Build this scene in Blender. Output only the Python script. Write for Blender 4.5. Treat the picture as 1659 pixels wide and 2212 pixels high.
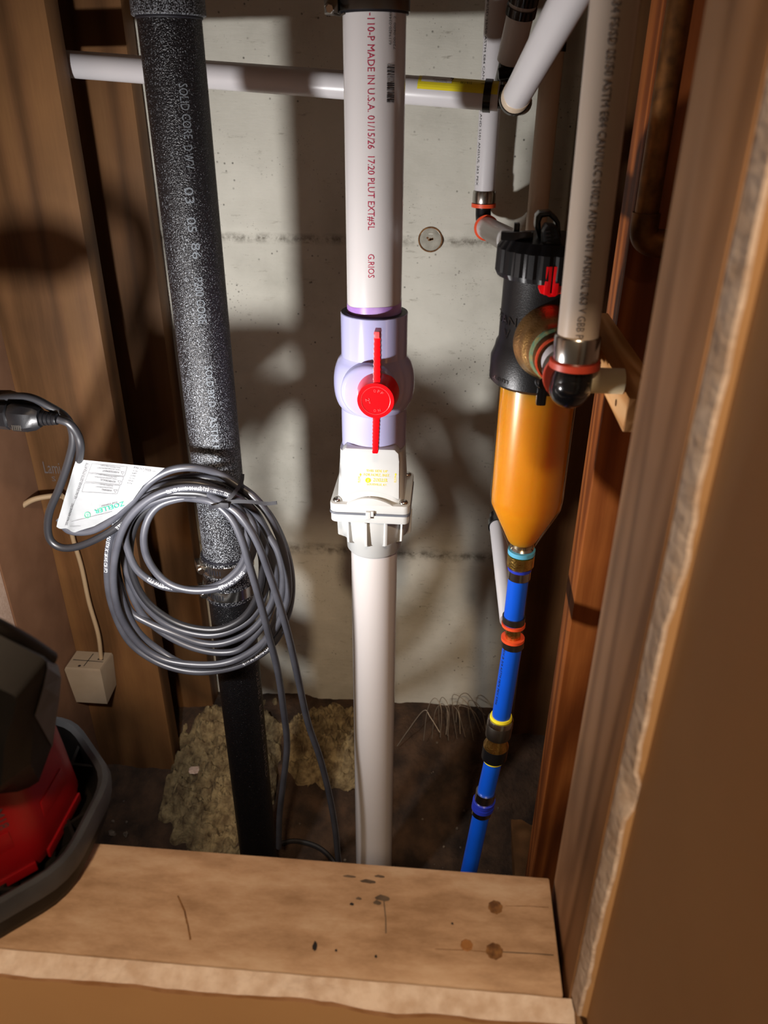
import bpy, bmesh, math, random
from math import sin, cos, pi, radians, atan2, sqrt
from mathutils import Vector, Matrix, noise
random.seed(7)
V = Vector
for o in list(bpy.data.objects): bpy.data.objects.remove(o)
sc = bpy.context.scene
COL = sc.collection

# ------------------------------------------------------------------ camera
FPX, CXP, CYP = 1660.0, 829.5, 1106.0          # focal length and centre in photo pixels (1659 x 2212)
PIT, YAW, ROL, CAMZ = radians(28.5), radians(4.5), radians(0.44), 1.2
r0 = V((cos(YAW), sin(YAW), 0))
fw = V((-sin(YAW)*cos(PIT), cos(YAW)*cos(PIT), -sin(PIT)))
u0 = r0.cross(fw)
rt = r0*cos(ROL) + u0*sin(ROL)
up = -r0*sin(ROL) + u0*cos(ROL)
CAM = V((0, 0, CAMZ))
cd = bpy.data.cameras.new('camera'); co = bpy.data.objects.new('camera', cd); COL.objects.link(co)
cd.sensor_fit = 'VERTICAL'; cd.sensor_height = 36.0; cd.sensor_width = 27.0
cd.lens = 36.0*FPX/2212.0
cd.clip_start = 0.01
m = Matrix((rt, up, -fw)).transposed().to_4x4(); m.translation = CAM
co.matrix_world = m
cd.dof.use_dof = True; cd.dof.focus_distance = 0.93; cd.dof.aperture_fstop = 8.0
sc.camera = co

# ------------------------------------------------------------------ world, lights, exposure
w = bpy.data.worlds.new('room_light'); sc.world = w; w.use_nodes = True
w.node_tree.nodes['Background'].inputs[0].default_value = (1.0, 0.70, 0.46, 1)
w.node_tree.nodes['Background'].inputs[1].default_value = 0.10
def area(name, loc, to, size, power, col, shape='DISK', spread=180):
    l = bpy.data.lights.new(name, 'AREA'); l.shape = shape; l.size = size; l.energy = power; l.color = col
    l.spread = radians(spread)
    o = bpy.data.objects.new(name, l); COL.objects.link(o); o.location = loc
    o.rotation_euler = (V(to)-V(loc)).to_track_quat('-Z', 'Y').to_euler()
    return o
# work lamp standing on the sill at the left (its lens is built further down)
LAMP = V((-0.366, 0.500, 0.800)); LDIR = V((0.38, 0.92, 0.16)).normalized()
area('work_lamp_light', LAMP, LAMP+LDIR, 0.036, 4.9, (1.0, 0.97, 0.96))
# added warm fill from above, standing in for the unseen room lighting
area('room_fill_light', (0.06, -0.72, 2.15), (-0.1, 0.30, 0.7), 0.12, 22.0, (1.0, 0.74, 0.50))
sc.view_settings.view_transform = 'Standard'; sc.view_settings.look = 'None'
sc.view_settings.exposure = 0.0; sc.view_settings.gamma = 1.0
sc.view_settings.use_curve_mapping = False

# ------------------------------------------------------------------ measuring helpers
def ray(x, y): return fw + rt*((x-CXP)/FPX) - up*((y-CYP)/FPX)
def at(x, y, Y):
    d = ray(x, y); return CAM + d*((Y-CAM.y)/d.y)
def atz(x, y, Z):
    d = ray(x, y); return CAM + d*((Z-CAM.z)/d.z)
def atx(x, y, X):
    d = ray(x, y); return CAM + d*((X-CAM.x)/d.x)
def dep(P): return (P-CAM).dot(fw)
def mm(px, P): return px*dep(P)/FPX          # a width in photo pixels as metres at P

# ------------------------------------------------------------------ materials
def lin(c):
    if isinstance(c, str):
        c = tuple(int(c[i:i+2], 16)/255 for i in (0, 2, 4))
    return tuple((x/12.92 if x <= .04045 else ((x+.055)/1.055)**2.4) for x in c[:3]) + (1,)
MATS = {}
def newmat(name):
    mt = bpy.data.materials.new(name); mt.use_nodes = True
    nt = mt.node_tree; bs = nt.nodes['Principled BSDF']
    MATS[name] = mt
    return mt, nt, bs
def N(nt, typ, **kw):
    n = nt.nodes.new(typ)
    for k, v in kw.items():
        if k in n.inputs: n.inputs[k].default_value = v
        else: setattr(n, k, v)
    return n
def ramp(nt, stops):
    r = nt.nodes.new('ShaderNodeValToRGB'); e = r.color_ramp.elements
    while len(e) < len(stops): e.new(0.5)
    for i, (p, c) in enumerate(stops): e[i].position = p; e[i].color = c
    return r
def bumpit(nt, bs, hout, strength, dist=0.001):
    b = N(nt, 'ShaderNodeBump'); b.inputs['Strength'].default_value = strength; b.inputs['Distance'].default_value = dist
    nt.links.new(hout, b.inputs['Height']); nt.links.new(b.outputs[0], bs.inputs['Normal'])
def coords(nt, scale=(1, 1, 1)):
    tc = N(nt, 'ShaderNodeTexCoord'); mp = N(nt, 'ShaderNodeMapping'); mp.inputs['Scale'].default_value = scale
    nt.links.new(tc.outputs['Object'], mp.inputs['Vector']); return mp.outputs[0]
def simple(name, c, rough=0.4, metal=0.0, c2=None, scale=60, bump=0.0, bscale=None, stretch=(1, 1, 1), spec=0.5, coat=0.0, lo=.35, hi=.68, bd=.001):
    mt, nt, bs = newmat(name)
    bs.inputs['Roughness'].default_value = rough; bs.inputs['Metallic'].default_value = metal
    bs.inputs['Specular IOR Level'].default_value = spec; bs.inputs['Coat Weight'].default_value = coat
    bs.inputs['Base Color'].default_value = lin(c)
    if c2 or bump:
        co_ = coords(nt, stretch)
        nz = N(nt, 'ShaderNodeTexNoise'); nz.inputs['Scale'].default_value = scale; nz.inputs['Detail'].default_value = 5
        nt.links.new(co_, nz.inputs['Vector'])
        if c2:
            r = ramp(nt, [(lo, lin(c)), (hi, lin(c2))]); nt.links.new(nz.outputs[0], r.inputs[0]); nt.links.new(r.outputs[0], bs.inputs['Base Color'])
        if bump:
            n2 = nz
            if bscale:
                n2 = N(nt, 'ShaderNodeTexNoise'); n2.inputs['Scale'].default_value = bscale; nt.links.new(co_, n2.inputs['Vector'])
            bumpit(nt, bs, n2.outputs[0], bump, bd)
    return mt
def wood(name, c1, c2, c3, axis='z', rings=10, sc_=9, rough=.65, fleck=.35):
    """long grain along one axis: ring contours, fine fibres, a few dark knots"""
    mt, nt, bs = newmat(name); bs.inputs['Roughness'].default_value = rough; bs.inputs['Specular IOR Level'].default_value = .3
    st = {'x': (.07, 1, 1), 'y': (1, .07, 1), 'z': (1, 1, .07)}[axis]
    c_ = coords(nt, st)
    n1 = N(nt, 'ShaderNodeTexNoise', Scale=sc_, Detail=2.0); nt.links.new(c_, n1.inputs['Vector'])
    mu = N(nt, 'ShaderNodeMath', operation='MULTIPLY'); mu.inputs[1].default_value = rings*6.283; nt.links.new(n1.outputs[0], mu.inputs[0])
    sn = N(nt, 'ShaderNodeMath', operation='SINE'); nt.links.new(mu.outputs[0], sn.inputs[0])
    mr = N(nt, 'ShaderNodeMapRange'); mr.inputs[1].default_value = -1; nt.links.new(sn.outputs[0], mr.inputs[0])
    n2 = N(nt, 'ShaderNodeTexNoise', Scale=260.0, Detail=3.0); nt.links.new(c_, n2.inputs['Vector'])
    mx = N(nt, 'ShaderNodeMix'); mx.inputs[0].default_value = fleck; nt.links.new(mr.outputs[0], mx.inputs[2]); nt.links.new(n2.outputs[0], mx.inputs[3])
    n4 = N(nt, 'ShaderNodeTexNoise', Scale=7.0, Detail=3.0); nt.links.new(coords(nt), n4.inputs['Vector'])
    r = ramp(nt, [(.15, lin(c1)), (.55, lin(c2)), (.95, lin(c3))]); nt.links.new(mx.outputs[0], r.inputs[0])
    hs = N(nt, 'ShaderNodeHueSaturation'); nt.links.new(r.outputs[0], hs.inputs['Color'])
    mv = N(nt, 'ShaderNodeMapRange'); mv.inputs[1].default_value = .3; mv.inputs[2].default_value = .7; mv.inputs[3].default_value = .72; mv.inputs[4].default_value = 1.2
    nt.links.new(n4.outputs[0], mv.inputs[0]); nt.links.new(mv.outputs[0], hs.inputs['Value'])
    # knots
    vo = N(nt, 'ShaderNodeTexVoronoi', Scale=4.5); 
    st2 = {'x': (.35, 1, 1), 'y': (1, .35, 1), 'z': (1, 1, .35)}[axis]
    nt.links.new(coords(nt, st2), vo.inputs['Vector'])
    kr = ramp(nt, [(.035, (1, 1, 1, 1)), (.075, (0, 0, 0, 1))]); nt.links.new(vo.outputs['Distance'], kr.inputs[0])
    mk = N(nt, 'ShaderNodeMix', data_type='RGBA'); nt.links.new(kr.outputs[0], mk.inputs[0])
    nt.links.new(hs.outputs[0], mk.inputs[6]); mk.inputs[7].default_value = tuple(x*.35 for x in lin(c1)[:3])+(1,)
    nt.links.new(mk.outputs[2], bs.inputs['Base Color'])
    bumpit(nt, bs, mx.outputs[0], .35, .0008)
    return mt

wood('wood_left', '52371d', '69482a', '7a5733', 'z', 6, 8)
wood('wood_dark', '56391e', '694728', '785533', 'z', 6, 8)
wood('wood_red', '6b3410', '86461a', 'a15c28', 'z', 12, 9, rough=.55)
wood('wood_jamb', '8a6340', 'a87d56', 'b58a63', 'z', 9, 10)
wood('wood_sill', 'a98a6c', 'bd9e80', 'c9ac90', 'x', 6, 7)
wood('wood_block', 'b07a44', 'd09c66', 'ddb07c', 'y', 10, 22)
wood('wood_endgrain', '9a6a3c', 'a97847', 'b98757', 'y', 9, 30)
simple('concrete_plug', '8f8c80', .9, c2='a9a699', scale=90, bump=.4)
simple('rust', '5a3a1e', .9, c2='8a6238', scale=200)
simple('board_paper', '6c4b33', .85, c2='7c5940', scale=14, bump=.12, bscale=500)
simple('pale_board', 'd9c0ae', .8, c2='c9ab96', scale=300, bump=.2)
simple('paint_tan', 'c39a6b', .75, c2='ba9062', scale=5, bump=.06, bscale=350)
simple('gypsum', 'e2d2c4', .9, c2='c9b29e', scale=90, bump=.7, bscale=160, bd=.002)
simple('torn_paper', '9a6d45', .9, c2='b98d68', scale=60)
simple('dirt', '261a11', .95, c2='4a3626', scale=26, bump=.9, bscale=130, bd=.004)
simple('insulation', '5a4a32', .95, c2='93835f', scale=55, bump=1.0, bscale=90, bd=.006)
simple('rubble', '4a4038', .9, c2='756a5d', scale=80)
simple('pvc_white', 'cdc9c8', .22, c2='c6c1c0', scale=3, coat=.2)
simple('pvc_valve', 'aaaad0', .14, coat=.4)
simple('pvc_check', 'b9bbba', .25, coat=.1)
simple('primer_purple', '8e5fb4', .35, c2='c3a3d6', scale=30)
simple('gasket_black', '101018', .5)
simple('gasket_grey', '5b5f68', .6)
simple('red_plastic', 'e3000f', .28, coat=.2)
simple('red_emboss', 'ff5a5c', .35)
simple('ink_red', 'a81440', .5)
simple('ink_black', '1c1a1c', .6)
simple('ink_grey', '5c5452', .6)
simple('ink_yellow', 'e0c800', .5)
simple('ink_white', 'c9ccd0', .6)
simple('ink_dusty', '6f757b', .7)
simple('ink_green', '0f9a68', .5)
simple('steel', 'c9c7c2', .22, 1.0, c2='aaa7a2', scale=20)
simple('steel_dark', '77736c', .35, 1.0)
simple('brass', 'c39a4c', .28, 1.0, c2='e0bd70', scale=120, bump=.5, bscale=420)
simple('bronze', '9c7a4c', .42, 1.0, c2='c09a62', scale=70, bump=.55, bscale=600)
simple('verdigris', '3f7f6a', .8, c2='9a8a50', scale=160, bump=.6)
simple('copper_old', '5a3c22', .45, .8, c2='8a5c30', scale=60)
simple('pex_white', 'd2d0d2', .3, c2='c9c6c8', scale=5)
simple('pex_beige', 'd3c1ab', .35, c2='c9b59c', scale=6)
simple('pex_fore', 'c4b5a6', .32, c2='bbaa99', scale=6)
simple('cream', 'efe4c2', .45, c2='e2d6b0', scale=40)
simple('pex_blue', '0a55d8', .35, c2='0d4fc4', scale=12)
simple('clamp_blue', '2536b0', .35)
simple('ring_red', 'b8412c', .4)
simple('ring_orange', 'e2512a', .4)
simple('label_yellow', 'f0e030', .45)
simple('label_white', 'e6e6e2', .45)
simple('black_plastic', '0e0e10', .38, spec=.3, bump=.15, bscale=900, bd=.0004)
simple('black_rough', '0f0f11', .36, spec=.4, bump=.3, bscale=1000, bd=.0005)
simple('black_gloss', '0c0c0e', .2)
simple('cable_black', '3b3c42', .38, c2='2f3036', scale=30)
simple('cable_dark', '1b1b1e', .4)
simple('zip_black', '1d1d21', .65, spec=.25)
simple('tag_white', '9c9ea0', .5, c2='929597', scale=25, bump=.25, bscale=60)
simple('box_grey', '847663', .7, c2='8f8270', scale=20)
simple('wire_beige', 'a08a6c', .6)
simple('lamp_red', '8a0a12', .38, c2='72060d', scale=16)
simple('lamp_black', '070605', .6, c2='14100d', scale=26, bump=.4, spec=.25)
simple('lamp_bevel', '5f636a', .5, c2='44474d', scale=26)
simple('stain_dark', '4d4137', .9, c2='6f5f50', scale=120)
simple('lamp_grey', '3c3f45', .5, c2='2a2c30', scale=26)
simple('water_murky', 'd0901f', .3, c2='c48418', scale=6)
_b = MATS['water_murky'].node_tree.nodes['Principled BSDF']
_b.inputs['Subsurface Weight'].default_value = 1.0; _b.inputs['Subsurface Radius'].default_value = (1.0, .6, .2); _b.inputs['Subsurface Scale'].default_value = .05
simple('teal_washer', '58a6c8', .4)
simple('wire_rusty', '8d8274', .5, .5)

def speckled(name, base, dots, amount, scale, rough=.3):
    mt, nt, bs = newmat(name); bs.inputs['Roughness'].default_value = rough
    c_ = coords(nt)
    nz = N(nt, 'ShaderNodeTexNoise', Scale=scale, Detail=1.0); nt.links.new(c_, nz.inputs['Vector'])
    r = ramp(nt, [(amount, lin(base)), (amount+.06, lin(dots))]); nt.links.new(nz.outputs[0], r.inputs[0]); nt.links.new(r.outputs[0], bs.inputs['Base Color'])
    bumpit(nt, bs, nz.outputs[0], .9, .0012)
    return mt
def graded_abs():  # pale speckle on black, denser toward the pipe's lower end
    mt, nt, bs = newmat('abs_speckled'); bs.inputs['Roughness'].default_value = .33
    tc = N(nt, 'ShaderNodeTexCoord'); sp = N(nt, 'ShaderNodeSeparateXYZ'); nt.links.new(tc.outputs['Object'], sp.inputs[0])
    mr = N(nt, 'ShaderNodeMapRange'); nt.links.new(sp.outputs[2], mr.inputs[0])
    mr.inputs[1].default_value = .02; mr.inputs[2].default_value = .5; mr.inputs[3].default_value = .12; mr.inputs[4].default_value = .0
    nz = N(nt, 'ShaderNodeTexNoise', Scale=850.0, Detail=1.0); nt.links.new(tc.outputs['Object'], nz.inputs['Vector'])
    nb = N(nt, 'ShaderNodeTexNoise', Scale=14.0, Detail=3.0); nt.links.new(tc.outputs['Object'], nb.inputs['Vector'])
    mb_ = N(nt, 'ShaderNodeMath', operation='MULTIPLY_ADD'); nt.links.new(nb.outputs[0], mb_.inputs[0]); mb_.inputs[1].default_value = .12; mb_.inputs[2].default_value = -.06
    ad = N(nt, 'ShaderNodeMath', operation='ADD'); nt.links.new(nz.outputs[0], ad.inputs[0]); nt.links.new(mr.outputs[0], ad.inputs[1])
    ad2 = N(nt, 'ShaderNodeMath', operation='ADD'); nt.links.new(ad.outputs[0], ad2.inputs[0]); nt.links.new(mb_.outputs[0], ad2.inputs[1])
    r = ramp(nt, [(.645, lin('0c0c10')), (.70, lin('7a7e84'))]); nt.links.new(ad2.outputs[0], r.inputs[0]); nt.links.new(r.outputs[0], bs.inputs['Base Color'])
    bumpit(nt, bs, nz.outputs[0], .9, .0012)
graded_abs()
speckled('abs_black', '08080a', '4a4b50', .72, 700, .33)

SEAM1, SEAM2 = at(700, 517, 1.2).z, at(700, 1187, 1.2).z
mt = MATS['wood_sill']; nt = mt.node_tree; bs = nt.nodes['Principled BSDF']
src = bs.inputs['Base Color'].links[0].from_socket
nq = N(nt, 'ShaderNodeTexNoise', Scale=38.0, Detail=7.0, Roughness=.68); nt.links.new(coords(nt, (.35, 1, 1)), nq.inputs['Vector'])
rq_ = ramp(nt, [(.36, lin('96785c')), (.5, lin('bfa083')), (.66, lin('d8c0a6'))]); nt.links.new(nq.outputs[0], rq_.inputs[0])
mq = N(nt, 'ShaderNodeMix', data_type='RGBA'); mq.inputs[0].default_value = .6; nt.links.new(src, mq.inputs[6]); nt.links.new(rq_.outputs[0], mq.inputs[7]); nt.links.new(mq.outputs[2], bs.inputs['Base Color'])
# concrete wall: cloudy greys, pits, stains and the rough pour seams
mt, nt, bs = newmat('concrete'); bs.inputs['Roughness'].default_value = .9; bs.inputs['Specular IOR Level'].default_value = .2
c_ = coords(nt)
n1 = N(nt, 'ShaderNodeTexNoise', Scale=4.0, Detail=9.0, Roughness=.62); nt.links.new(c_, n1.inputs['Vector'])
r1 = ramp(nt, [(.28, lin('a5a397')), (.5, lin('c6c4b8')), (.72, lin('d6d4c8'))]); nt.links.new(n1.outputs[0], r1.inputs[0])
vo = N(nt, 'ShaderNodeTexVoronoi', Scale=85.0, Randomness=1.0); nt.links.new(c_, vo.inputs['Vector'])
nd = N(nt, 'ShaderNodeTexNoise', Scale=11.0, Detail=2.0); nt.links.new(c_, nd.inputs['Vector'])
rp = ramp(nt, [(.04, (1, 1, 1, 1)), (.17, (0, 0, 0, 1))]); nt.links.new(vo.outputs['Distance'], rp.inputs[0])
rd = ramp(nt, [(.48, (0, 0, 0, 1)), (.62, (1, 1, 1, 1))]); nt.links.new(nd.outputs[0], rd.inputs[0])
mp_ = N(nt, 'ShaderNodeMath', operation='MULTIPLY'); nt.links.new(rp.outputs[0], mp_.inputs[0]); nt.links.new(rd.outputs[0], mp_.inputs[1])
mxa = N(nt, 'ShaderNodeMix', data_type='RGBA'); nt.links.new(mp_.outputs[0], mxa.inputs[0]); nt.links.new(r1.outputs[0], mxa.inputs[6]); mxa.inputs[7].default_value = lin('4a463e')
# brown mould streaks, stretched sideways
cs = coords(nt, (1, 1, 3.5)); ns = N(nt, 'ShaderNodeTexNoise', Scale=30.0, Detail=6.0, Roughness=.7); nt.links.new(cs, ns.inputs['Vector'])
rs = ramp(nt, [(.60, (0, 0, 0, 1)), (.74, (.6, .6, .6, 1))]); nt.links.new(ns.outputs[0], rs.inputs[0])
mxb = N(nt, 'ShaderNodeMix', data_type='RGBA'); nt.links.new(rs.outputs[0], mxb.inputs[0]); nt.links.new(mxa.outputs[2], mxb.inputs[6]); mxb.inputs[7].default_value = lin('6a6250')
v2 = N(nt, 'ShaderNodeTexVoronoi', Scale=190.0); nt.links.new(c_, v2.inputs['Vector'])
r2_ = ramp(nt, [(.05, (1, 1, 1, 1)), (.2, (0, 0, 0, 1))]); nt.links.new(v2.outputs['Distance'], r2_.inputs[0])
n5 = N(nt, 'ShaderNodeTexNoise', Scale=6.5, Detail=4.0); nt.links.new(coords(nt, (1, 1, 1.6)), n5.inputs['Vector'])
r5 = ramp(nt, [(.52, (0, 0, 0, 1)), (.64, (.85, .85, .85, 1))]); nt.links.new(n5.outputs[0], r5.inputs[0])
m5 = N(nt, 'ShaderNodeMath', operation='MULTIPLY'); nt.links.new(r2_.outputs[0], m5.inputs[0]); nt.links.new(r5.outputs[0], m5.inputs[1])
mxc = N(nt, 'ShaderNodeMix', data_type='RGBA'); nt.links.new(m5.outputs[0], mxc.inputs[0]); nt.links.new(mxb.outputs[2], mxc.inputs[6]); mxc.inputs[7].default_value = lin('5a5548')
sz = N(nt, 'ShaderNodeSeparateXYZ'); nt.links.new(c_, sz.inputs[0]); last = mxc
nw = N(nt, 'ShaderNodeTexNoise', Scale=55.0, Detail=5.0, Roughness=.7); nt.links.new(c_, nw.inputs['Vector'])
rw = ramp(nt, [(.42, (.1, .1, .1, 1)), (.6, (1, 1, 1, 1))]); nt.links.new(nw.outputs[0], rw.inputs[0])
for sz_h, wd_ in ((SEAM1, .010), (SEAM2, .016)):
    sb_ = N(nt, 'ShaderNodeMath', operation='SUBTRACT'); nt.links.new(sz.outputs[2], sb_.inputs[0]); sb_.inputs[1].default_value = sz_h
    ab_ = N(nt, 'ShaderNodeMath', operation='ABSOLUTE'); nt.links.new(sb_.outputs[0], ab_.inputs[0])
    mr_ = N(nt, 'ShaderNodeMapRange'); nt.links.new(ab_.outputs[0], mr_.inputs[0]); mr_.inputs[1].default_value = 0; mr_.inputs[2].default_value = wd_; mr_.inputs[3].default_value = .8; mr_.inputs[4].default_value = 0
    mm_ = N(nt, 'ShaderNodeMath', operation='MULTIPLY'); nt.links.new(mr_.outputs[0], mm_.inputs[0]); nt.links.new(rw.outputs[0], mm_.inputs[1])
    mz = N(nt, 'ShaderNodeMix', data_type='RGBA'); nt.links.new(mm_.outputs[0], mz.inputs[0]); nt.links.new(last.outputs[2], mz.inputs[6]); mz.inputs[7].default_value = lin('575044'); last = mz
nt.links.new(last.outputs[2], bs.inputs['Base Color'])
bumpit(nt, bs, ns.outputs[0], .35, .002)

# clear bowl: a thin coat of gloss over what is inside
mt, nt, bs = newmat('bowl_clear')
tr = N(nt, 'ShaderNodeBsdfTransparent'); tr.inputs[0].default_value = (.98, .93, .82, 1)
gl = N(nt, 'ShaderNodeBsdfGlossy'); gl.inputs['Roughness'].default_value = .06
lw_ = N(nt, 'ShaderNodeLayerWeight'); lw_.inputs[0].default_value = .5
pw_ = N(nt, 'ShaderNodeMath', operation='POWER'); nt.links.new(lw_.outputs['Facing'], pw_.inputs[0]); pw_.inputs[1].default_value = 4.0
fr = N(nt, 'ShaderNodeMath', operation='MULTIPLY_ADD'); nt.links.new(pw_.outputs[0], fr.inputs[0]); fr.inputs[1].default_value = .5; fr.inputs[2].default_value = .045
ms = N(nt, 'ShaderNodeMixShader'); nt.links.new(fr.outputs[0], ms.inputs[0]); nt.links.new(tr.outputs[0], ms.inputs[1]); nt.links.new(gl.outputs[0], ms.inputs[2])
nt.links.new(ms.outputs[0], nt.nodes['Material Output'].inputs[0])
# knitted/perforated steel shield of the pipe coupling
mt, nt, bs = newmat('steel_mesh'); bs.inputs['Metallic'].default_value = .9; bs.inputs['Roughness'].default_value = .3; bs.inputs['Base Color'].default_value = lin('b9bcc0')
ck = N(nt, 'ShaderNodeTexVoronoi', Scale=520.0); nt.links.new(coords(nt), ck.inputs['Vector'])
rk = ramp(nt, [(.25, lin('c8ccd2')), (.55, lin('3a3c42'))]); nt.links.new(ck.outputs['Distance'], rk.inputs[0]); nt.links.new(rk.outputs[0], bs.inputs['Base Color'])
bumpit(nt, bs, ck.outputs['Distance'], .8, .001)
# lamp lens
mt, nt, bs = newmat('lamp_lens'); bs.inputs['Emission Color'].default_value = (1, .97, .94, 1); bs.inputs['Emission Strength'].default_value = 6.0

# ------------------------------------------------------------------ building helpers
ORG = {}
def thing(name, label, cat, org, group=None):
    o = bpy.data.objects.new(name, None); COL.objects.link(o); o.location = org; o.empty_display_size = .02
    o['label'] = label; o['category'] = cat
    if group: o['group'] = group
    ORG[o.name] = V(org); return o
class MB:
    def __init__(s): s.bm = bmesh.new()
    def face(s, vs):
        try: return s.bm.faces.new(vs)
        except ValueError: return None
    def poly(s, pts): return s.face([s.bm.verts.new(p) for p in pts])
    def merge(s, b2):
        me = bpy.data.meshes.new('t'); b2.to_mesh(me); b2.free(); s.bm.from_mesh(me); bpy.data.meshes.remove(me); return s
    def box(s, a, b, bev=0.0, seg=2, mat=None):
        b2 = bmesh.new(); a, b = V(a), V(b)
        bmesh.ops.create_cube(b2, size=1, matrix=Matrix.Translation((a+b)/2) @ Matrix.Diagonal(((b.x-a.x), (b.y-a.y), (b.z-a.z), 1)))
        if bev: bmesh.ops.bevel(b2, geom=list(b2.edges), offset=bev, segments=seg, affect='EDGES', profile=.6)
        if mat is not None: b2.transform(mat)
        return s.merge(b2)
    def lathe(s, p, d, prof, seg=48, close=True, mod=None):
        """profile [(distance along d, radius)], surface of revolution about p + t d"""
        p, d = V(p), V(d).normalized()
        x = d.orthogonal().normalized() if abs(d.z) < .99 else V((1, 0, 0))
        y = d.cross(x)
        rings = []
        for (t, r) in prof:
            if r <= 1e-7: rings.append([s.bm.verts.new(p+d*t)])
            else:
                rings.append([s.bm.verts.new(p+d*t+(x*cos(2*pi*i/seg)+y*sin(2*pi*i/seg))*(r*(mod(i, t) if mod else 1))) for i in range(seg)])
        for a, b in zip(rings, rings[1:]):
            for i in range(seg):
                j = (i+1) % seg
                if len(a) == 1 and len(b) == 1: continue
                if len(a) == 1: s.face([a[0], b[j], b[i]])
                elif len(b) == 1: s.face([a[i], a[j], b[0]])
                else: s.face([a[i], a[j], b[j], b[i]])
        if close:
            if len(rings[0]) > 1: s.face(rings[0][::-1])
            if len(rings[-1]) > 1: s.face(rings[-1])
        return s
    def tube(s, pts, rad, seg=12, cap=True):
        pts = [V(q) for q in pts]; n = len(pts)
        T = [(pts[min(i+1, n-1)]-pts[max(i-1, 0)]).normalized() for i in range(n)]
        x = T[0].orthogonal().normalized(); rings = []
        for i in range(n):
            x = (x - T[i]*x.dot(T[i])).normalized(); y = T[i].cross(x)
            r = rad[i] if isinstance(rad, (list, tuple)) else rad
            rings.append([s.bm.verts.new(pts[i]+(x*cos(2*pi*k/seg)+y*sin(2*pi*k/seg))*r) for k in range(seg)])
        for a, b in zip(rings, rings[1:]):
            for k in range(seg): s.face([a[k], a[(k+1) % seg], b[(k+1) % seg], b[k]])
        if cap: s.face(rings[0][::-1]); s.face(rings[-1])
        return s
    def prism(s, pts, off, bev=0.0):
        """closed polygon pts (3-D, planar) swept by the vector off"""
        b2 = bmesh.new()
        a = [b2.verts.new(V(p)) for p in pts]; b = [b2.verts.new(V(p)+V(off)) for p in pts]
        b2.faces.new(a[::-1]); b2.faces.new(b); n = len(a)
        for i in range(n): b2.faces.new([a[i], a[(i+1) % n], b[(i+1) % n], b[i]])
        bmesh.ops.recalc_face_normals(b2, faces=b2.faces)
        if bev: bmesh.ops.bevel(b2, geom=list(b2.edges), offset=bev, segments=2, affect='EDGES', profile=.6)
        return s.merge(b2)
    def loft(s, loops, cap=True):
        R = [[s.bm.verts.new(V(p)) for p in L] for L in loops]; n = len(R[0])
        for a, b in zip(R, R[1:]):
            for i in range(n): s.face([a[i], a[(i+1) % n], b[(i+1) % n], b[i]])
        if cap: s.face(R[0][::-1]); s.face(R[-1])
        return s
    def torus(s, c, ax, R, r, seg=40, sg=10, arc=2*pi, start=0):
        c, ax = V(c), V(ax).normalized(); x = ax.orthogonal().normalized(); y = ax.cross(x)
        pts = [c+(x*cos(start+arc*i/seg)+y*sin(start+arc*i/seg))*R for i in range(seg+1)]
        return s.tube(pts, r, sg)
    def build(s, name, mat, parent=None, org=None, smooth=40, label=None, cat=None, group=None, kind=None, recalc=True):
        if recalc: bmesh.ops.recalc_face_normals(s.bm, faces=s.bm.faces)
        me = bpy.data.meshes.new(name)
        O = ORG[parent.name] if parent is not None else V(org if org is not None else (0, 0, 0))
        bmesh.ops.translate(s.bm, verts=s.bm.verts, vec=-O)
        s.bm.to_mesh(me); s.bm.free()
        if smooth:
            me.shade_smooth(); me.set_sharp_from_angle(angle=radians(smooth))
        me.materials.append(MATS[mat])
        o = bpy.data.objects.new(name, me); COL.objects.link(o)
        if parent is not None: o.parent = parent
        else: o.location = O
        ORG[o.name] = O
        if label: o['label'] = label
        if cat: o['category'] = cat
        if group: o['group'] = group
        if kind: o['kind'] = kind
        return o
def smoothpath(pts, per=10):
    """Catmull-Rom through the points"""
    P = [V(p) for p in pts]; P = [P[0]*2-P[1]] + P + [P[-1]*2-P[-2]]; out = []
    for i in range(1, len(P)-2):
        a, b, c, d = P[i-1:i+3]
        for k in range(per):
            t = k/per
            out.append(.5*((2*b)+(c-a)*t+(2*a-5*b+4*c-d)*t*t+(3*b-a-3*c+d)*t**3))
    out.append(P[-2]); return out
def pipe_prof(L, r): return [(0, r), (L, r)]

# flat lettering turned into mesh and laid on a surface
_tx = {}
def text_mesh(body):
    if body in _tx: return _tx[body]
    cu = bpy.data.curves.new('t', 'FONT'); cu.body = body; cu.size = 1; cu.resolution_u = 2
    ob = bpy.data.objects.new('t', cu); COL.objects.link(ob)
    dg = bpy.context.evaluated_depsgraph_get(); me = bpy.data.meshes.new_from_object(ob.evaluated_get(dg))
    vs = [(v.co.x, v.co.y) for v in me.vertices]; fs = [tuple(p.vertices) for p in me.polygons]
    bpy.data.objects.remove(ob); bpy.data.curves.remove(cu); bpy.data.meshes.remove(me)
    _tx[body] = (vs, fs); return vs, fs
def lay_text(mb, body, fn, L, H):
    """fn(a, b): a along the line 0..L, b across 0..H -> world point"""
    vs, fs = text_mesh(body)
    if not vs: return
    x0 = min(v[0] for v in vs); x1 = max(v[0] for v in vs); hh = .70
    bv = [mb.bm.verts.new(fn((x-x0)/(x1-x0)*L, y/hh*H)) for x, y in vs]
    for f in fs: mb.face([bv[i] for i in f])
def cyl_fn(p, d, n, R, eps=.00025, b0=0.0, a0=0.0):
    """a runs along d from p, b runs round the cylinder (axis through p) starting at direction n"""
    p, d, n = V(p), V(d).normalized(), V(n)
    n = (n-d*n.dot(d)).normalized(); t = n.cross(d)      # d x t = n
    def fn(a, b):
        th = (b+b0)/R
        return p+d*(a+a0)+(n*cos(th)+t*sin(th))*(R+eps)
    return fn
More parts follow.
